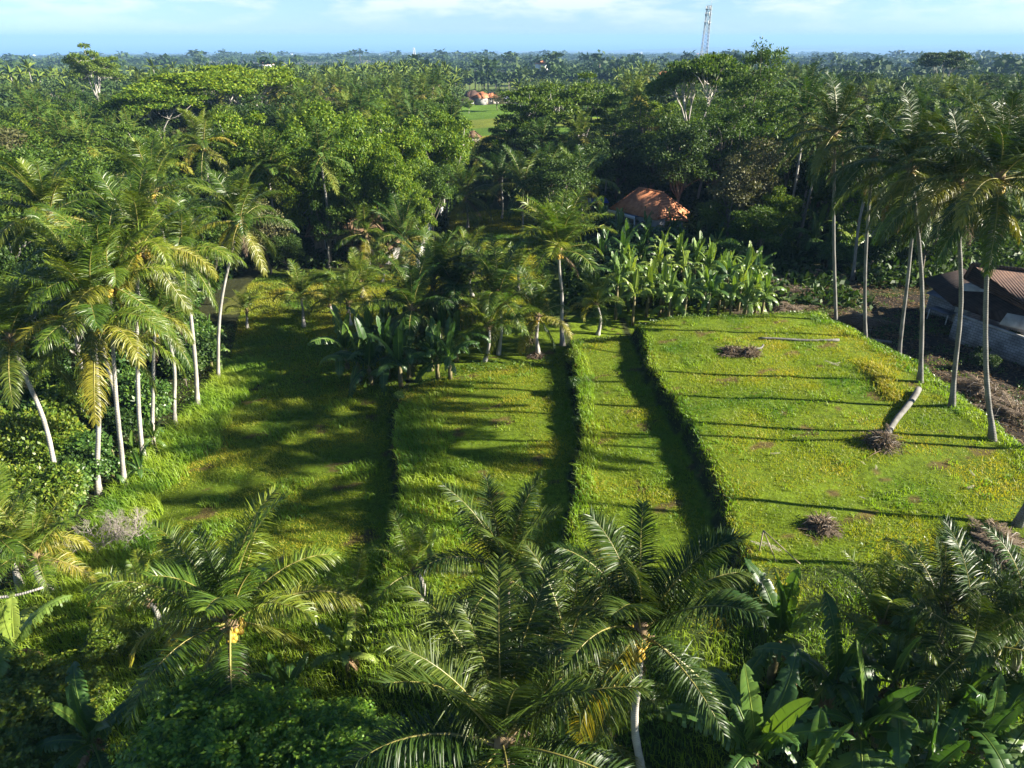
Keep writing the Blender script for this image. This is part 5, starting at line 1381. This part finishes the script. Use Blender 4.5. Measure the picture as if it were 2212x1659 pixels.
# ------------------------------------------------------------------ grass, weeds, litter (numberless)
def blades(mb, P, h, w, lean=0.35, wind=(-0.15, 0.0), segs=1, rg=rs, m=0):
    n = len(P); th = rg.uniform(0, 6.283, n); h = np.broadcast_to(h, (n,)) * rg.uniform(0.6, 1.25, n)
    S = np.stack([np.cos(th), np.sin(th), np.zeros(n)], 1) * (np.broadcast_to(w, (n,))[:, None] / 2)
    ln = rg.normal(0, lean, (n, 2)) + wind
    tip = P + np.stack([ln[:, 0] * h, ln[:, 1] * h, h], 1)
    if segs == 1:
        mb.add(np.stack([P - S, P + S, tip], 1).reshape(-1, 3), None, np.arange(n)[:, None] * 3 + [0, 1, 2], m)
    else:
        mid = P + np.stack([ln[:, 0] * h * .3, ln[:, 1] * h * .3, h * .6], 1); tip[:, 2] -= h * 0.12; tip[:, :2] += ln * h[:, None] * .5
        mb.add(np.stack([P - S, P + S, mid + S * .8, mid - S * .8, tip], 1).reshape(-1, 3), np.arange(n)[:, None] * 5 + [0, 1, 2, 3], np.arange(n)[:, None] * 5 + [3, 2, 4], m)
rg_ = np.random.default_rng(99)
def rand_area(n, u0, u1, y0, y1):
    """uniform over ground seen in the frame between distances y0 and y1"""
    y = np.sqrt(rg_.uniform(y0 ** 2, y1 ** 2, n)); x = rg_.uniform(-0.90, 0.90, n) * (y + 4)
    return x, y
x, y = rand_area(520000, 0, 0, 17, 63)
yc = np.clip(y, 12, 75); e0, e1, e2, e3, e4 = (np.interp(yc, *E) for E in (E0, E1, E2, E3, E4)); nn = np.interp(x, *NN)
field = (x > e0) & (x < e4 + 0.5) & ((x < e1) | (y < nn + 0.5)) & (y > 21)
bank = np.zeros(len(x), bool)
for E_ in (e1, e2, e3): bank |= (np.abs(x - E_) < 0.9) & (y < nn)
ditch = np.zeros(len(x), bool)
for E_ in (e1, e2, e3): ditch |= (x < E_ - 0.1) & (x > E_ - 0.6) & (y < nn)
k = field & ~ditch & ~((wob(x * .9, y * 1.1, 7) + .5 * wob(x * 2.9, y * 3.1, 2) > 0.8) & (rg_.random(len(x)) < .65))
a = MB()
xx, yy = x[k], y[k]; Pg = np.stack([xx, yy, Hf(xx, yy) - 0.02], 1)
hh_ = 0.13 + 0.07 * wob(xx * 1.1, yy * 1.3) + 0.06 * wob(xx * .35, yy * .4, 2)
hh_ = np.clip(hh_, 0.06, 0.4)
blades(a, Pg, hh_, 0.045, 0.55, (-0.1, 0.05), 1, rg_)
tag(link('grass', a.mesh('grass', [M['grass']])), 'short yellow green grass covering the terraced fields', 'grass', kind='stuff')
# tall grass: left edge, left part of the middle field, banks, foreground wilderness
a = MB()
n = 330000; x, y = rand_area(n, 0, 0, 12, 62)
yc = np.clip(y, 12, 75); e0, e1, e2, e3, e4 = (np.interp(yc, *E) for E in (E0, E1, E2, E3, E4)); nn = np.interp(x, *NN)
pt = wob(x * .8, y * .9, 1)
wgt = np.zeros(n); hgt = np.full(n, 0.4)
def zone(mask, w, h):
    global wgt, hgt
    hgt = np.where(mask & (w > wgt), h, hgt); wgt = np.where(mask, np.maximum(wgt, w), wgt)
zone((x > e0 - 0.6) & (x < e0 + 3.2 + 1.2 * pt) & (y < 52), 1.0, 0.75)
zone((x > e1 + 0.1) & (x < e1 + 3.6 + 1.5 * pt) & (y < nn - 2), 0.8, 0.5)
zone((x > e2 + 0.0) & (x < e2 + 1.2 + .4 * pt) & (y < nn), 0.8, 0.42)
zone((x > e3 - 0.15) & (x < e3 + 0.8 + .5 * pt) & (y < nn), .6, 0.24)
zone((x > e4 - 0.6 + .8 * pt) & (x < e4 + 1.8) & (y < 56), 0.6, 0.34)
zone((y < 27.5 + 1.5 * pt) & (x < e1) & (x > -24), 1.0, 0.8)
zone((y < 21.5 + pt) & (x > -10), 0.8, 0.6)
zone((x > e0) & (x < e1 - 1) & (pt > 0.45) & (y < 46), 0.7, 0.4)
tf = wob(x * 2.3, y * 2.6, 5) * 0.6 + wob(x * .7, y * .8, 8) * 0.6
zone((x > e1) & (x < e4) & (y < nn) & (tf > 0.42), 0.55, 0.26)
zone((x > e0 + 1) & (x < e1) & (y > 46) & (y < 62), 0.35, 0.28)
k = rg_.random(n) < wgt
xx, yy = x[k], y[k]
blades(a, np.stack([xx, yy, Hf(xx, yy) - .03], 1), hgt[k], np.where(yy < 28, 0.026, 0.042), 0.28, (-0.25, 0.08), 2, rg_)
tag(link('tall_grass', a.mesh('tall_grass', [M['grass_tall']])), 'tall bright grass along the field edges and in the lower left', 'grass', kind='stuff')
# lawns further back
a = MB(); n = 200000; y = np.sqrt(rg_.uniform(58 ** 2, 104 ** 2, n)); x = rg_.uniform(-0.5, 0.12, n) * y
yc = np.clip(y, 12, 75); k = ((x > np.interp(yc, *E0)) & (y < 76)) | ((x > -9) & (x < 3))
k &= ~((x > 3.5)) ; xx, yy = x[k], y[k]
blades(a, np.stack([xx, yy, Hf(xx, yy) - .02], 1), 0.22, 0.07, 0.4, (-0.1, 0), 1, rg_)
tag(link('lawn_grass', a.mesh('lawn_grass', [M['grass']])), 'grass of the lawns and the path behind the fields', 'grass', kind='stuff')
# golden patch beside the palm row
a = MB(); n = 1500; c0 = g_at(1905, 815); t_ = rg_.random(n); A_, B_ = g_at(1880, 790), g_at(1935, 865)
xx = A_.x + (B_.x - A_.x) * t_ + rg_.normal(0, .35, n); yy = A_.y + (B_.y - A_.y) * t_ + rg_.normal(0, .35, n)
blades(a, np.stack([xx, yy, Hf(xx, yy)], 1), 0.4, 0.05, .25, (-.1, 0), 2, rg_)
tag(link('golden_grass', a.mesh('golden_grass', [M['grass_gold']])), 'golden ripe grass patch beside the tall palms', 'grass', kind='stuff')
# weeds: on banks, on the slope beyond the palm row, at the head of the middle field
def leaf_scatter(mb, x, y, hmax, L, W, m=0):
    n = len(x); z = Hf(x, y) + rg_.random(n) * hmax
    V, Q = leaf_quads(np.stack([x, y, z], 1), rg_.standard_normal((n, 3)) + [0, 0, .2], rg_.standard_normal((n, 3)) * .6 + [0, 0, 1], L * rg_.uniform(.6, 1.4, n), W * rg_.uniform(.6, 1.4, n))
    mb.add(V, Q, m=m)
a = MB(); n = 420000; x, y = rand_area(n, 0, 0, 12, 75)
yc = np.clip(y, 12, 75); e0, e1, e2, e3, e4 = (np.interp(yc, *E) for E in (E0, E1, E2, E3, E4)); nn = np.interp(x, *NN)
pt = wob(x * 1.1, y * 1.2, 3) + .5 * wob(x * 3, y * 2.7, 1)
w = np.zeros(n)
for E_ in (e1, e2, e3): w = np.where((x > E_ - .45) & (x < E_ - 0.02) & (y < nn) & (y < 60), .25 + .5 * np.clip(pt, 0, 1), w)
w = np.where((x > e4 + .4) & (x < e4 + 3.4 + pt) & (y < 58), .9, w)
w = np.where((y > nn - .5) & (y < nn + 1.2) & (x > e1) & (y < 60), .8, w)
w = np.where((x > e4 + 3) & (pt > .12) & (y < 66), .7, w)
w = np.where((y < 20) | ((y < 26) & (pt > .3)), .55, w)
w = np.where((x < e0) & (y < 60), .6, w)
k = rg_.random(n) < w
leaf_scatter(a, x[k], y[k], .22, .15, .08)
tag(link('weeds', a.mesh('weeds', [M['weed']])), 'low leafy weeds on the terrace banks and slopes', 'weeds', kind='stuff')
# undergrowth on the forest floor
a = MB(); n = 260000; y = np.sqrt(rg_.uniform(44 ** 2, 170 ** 2, n)); x = rg_.uniform(-.82, .82, n) * y
k = np.array([free(p_, q_) or (p_ > 5 and p_ < 34 and q_ > 62 and q_ < 100) for p_, q_ in zip(x, y)])
pt = 1 + wob(x * .5, y * .5)
leaf_scatter(a, x[k], y[k], 1.0, .7, .4)
tag(link('undergrowth', a.mesh('undergrowth', [M['leaf_dark']])), 'leafy undergrowth on the forest floor', 'undergrowth', kind='stuff')
# litter on the bare plot
a = MB(); n = 90000; y = rg_.uniform(24, 72, n); x = rg_.uniform(18, 62, n); yc = np.clip(y, 12, 75)
e4 = np.interp(yc, *E4); pt = wob(x * .9, y, 5) + .5 * wob(x * 2.7, y * 3, 2)
k = (x > e4 + 2.0) & (rg_.random(n) < .5 + .5 * pt)
x, y = x[k], y[k]; n = len(x); z = Hf(x, y) + .03 + .08 * rg_.random(n)
V, Q = leaf_quads(np.stack([x, y, z], 1), rg_.standard_normal((n, 3)) * [1, 1, .15], rg_.standard_normal((n, 3)) * .3 + [0, 0, 1], rg_.uniform(.1, .45, n), .08)
a.add(V, Q)
tag(link('leaf_litter', a.mesh('leaf_litter', [M['dry_leaf']])), 'dry leaf litter strewn over the bare soil plot', 'litter', kind='stuff')

# ------------------------------------------------------------------ haze
m, t, out = base_mat('haze_air')
pv = N(t, 'ShaderNodeVolumePrincipled'); pv.inputs['Color'].default_value = (0.31, 0.55, 0.90, 1); pv.inputs['Density'].default_value = 1.4e-4; pv.inputs['Anisotropy'].default_value = 0.0
t.links.new(pv.outputs['Volume'], out.inputs['Volume'])
a = MB(); a.box((0, 35000, -56.5), (190000, 75000, 239))
tag(link('haze', a.mesh('haze', [m])), 'thin bluish haze over the plain and the sea', 'haze', kind='stuff')
print('objects', len(bpy.data.objects))
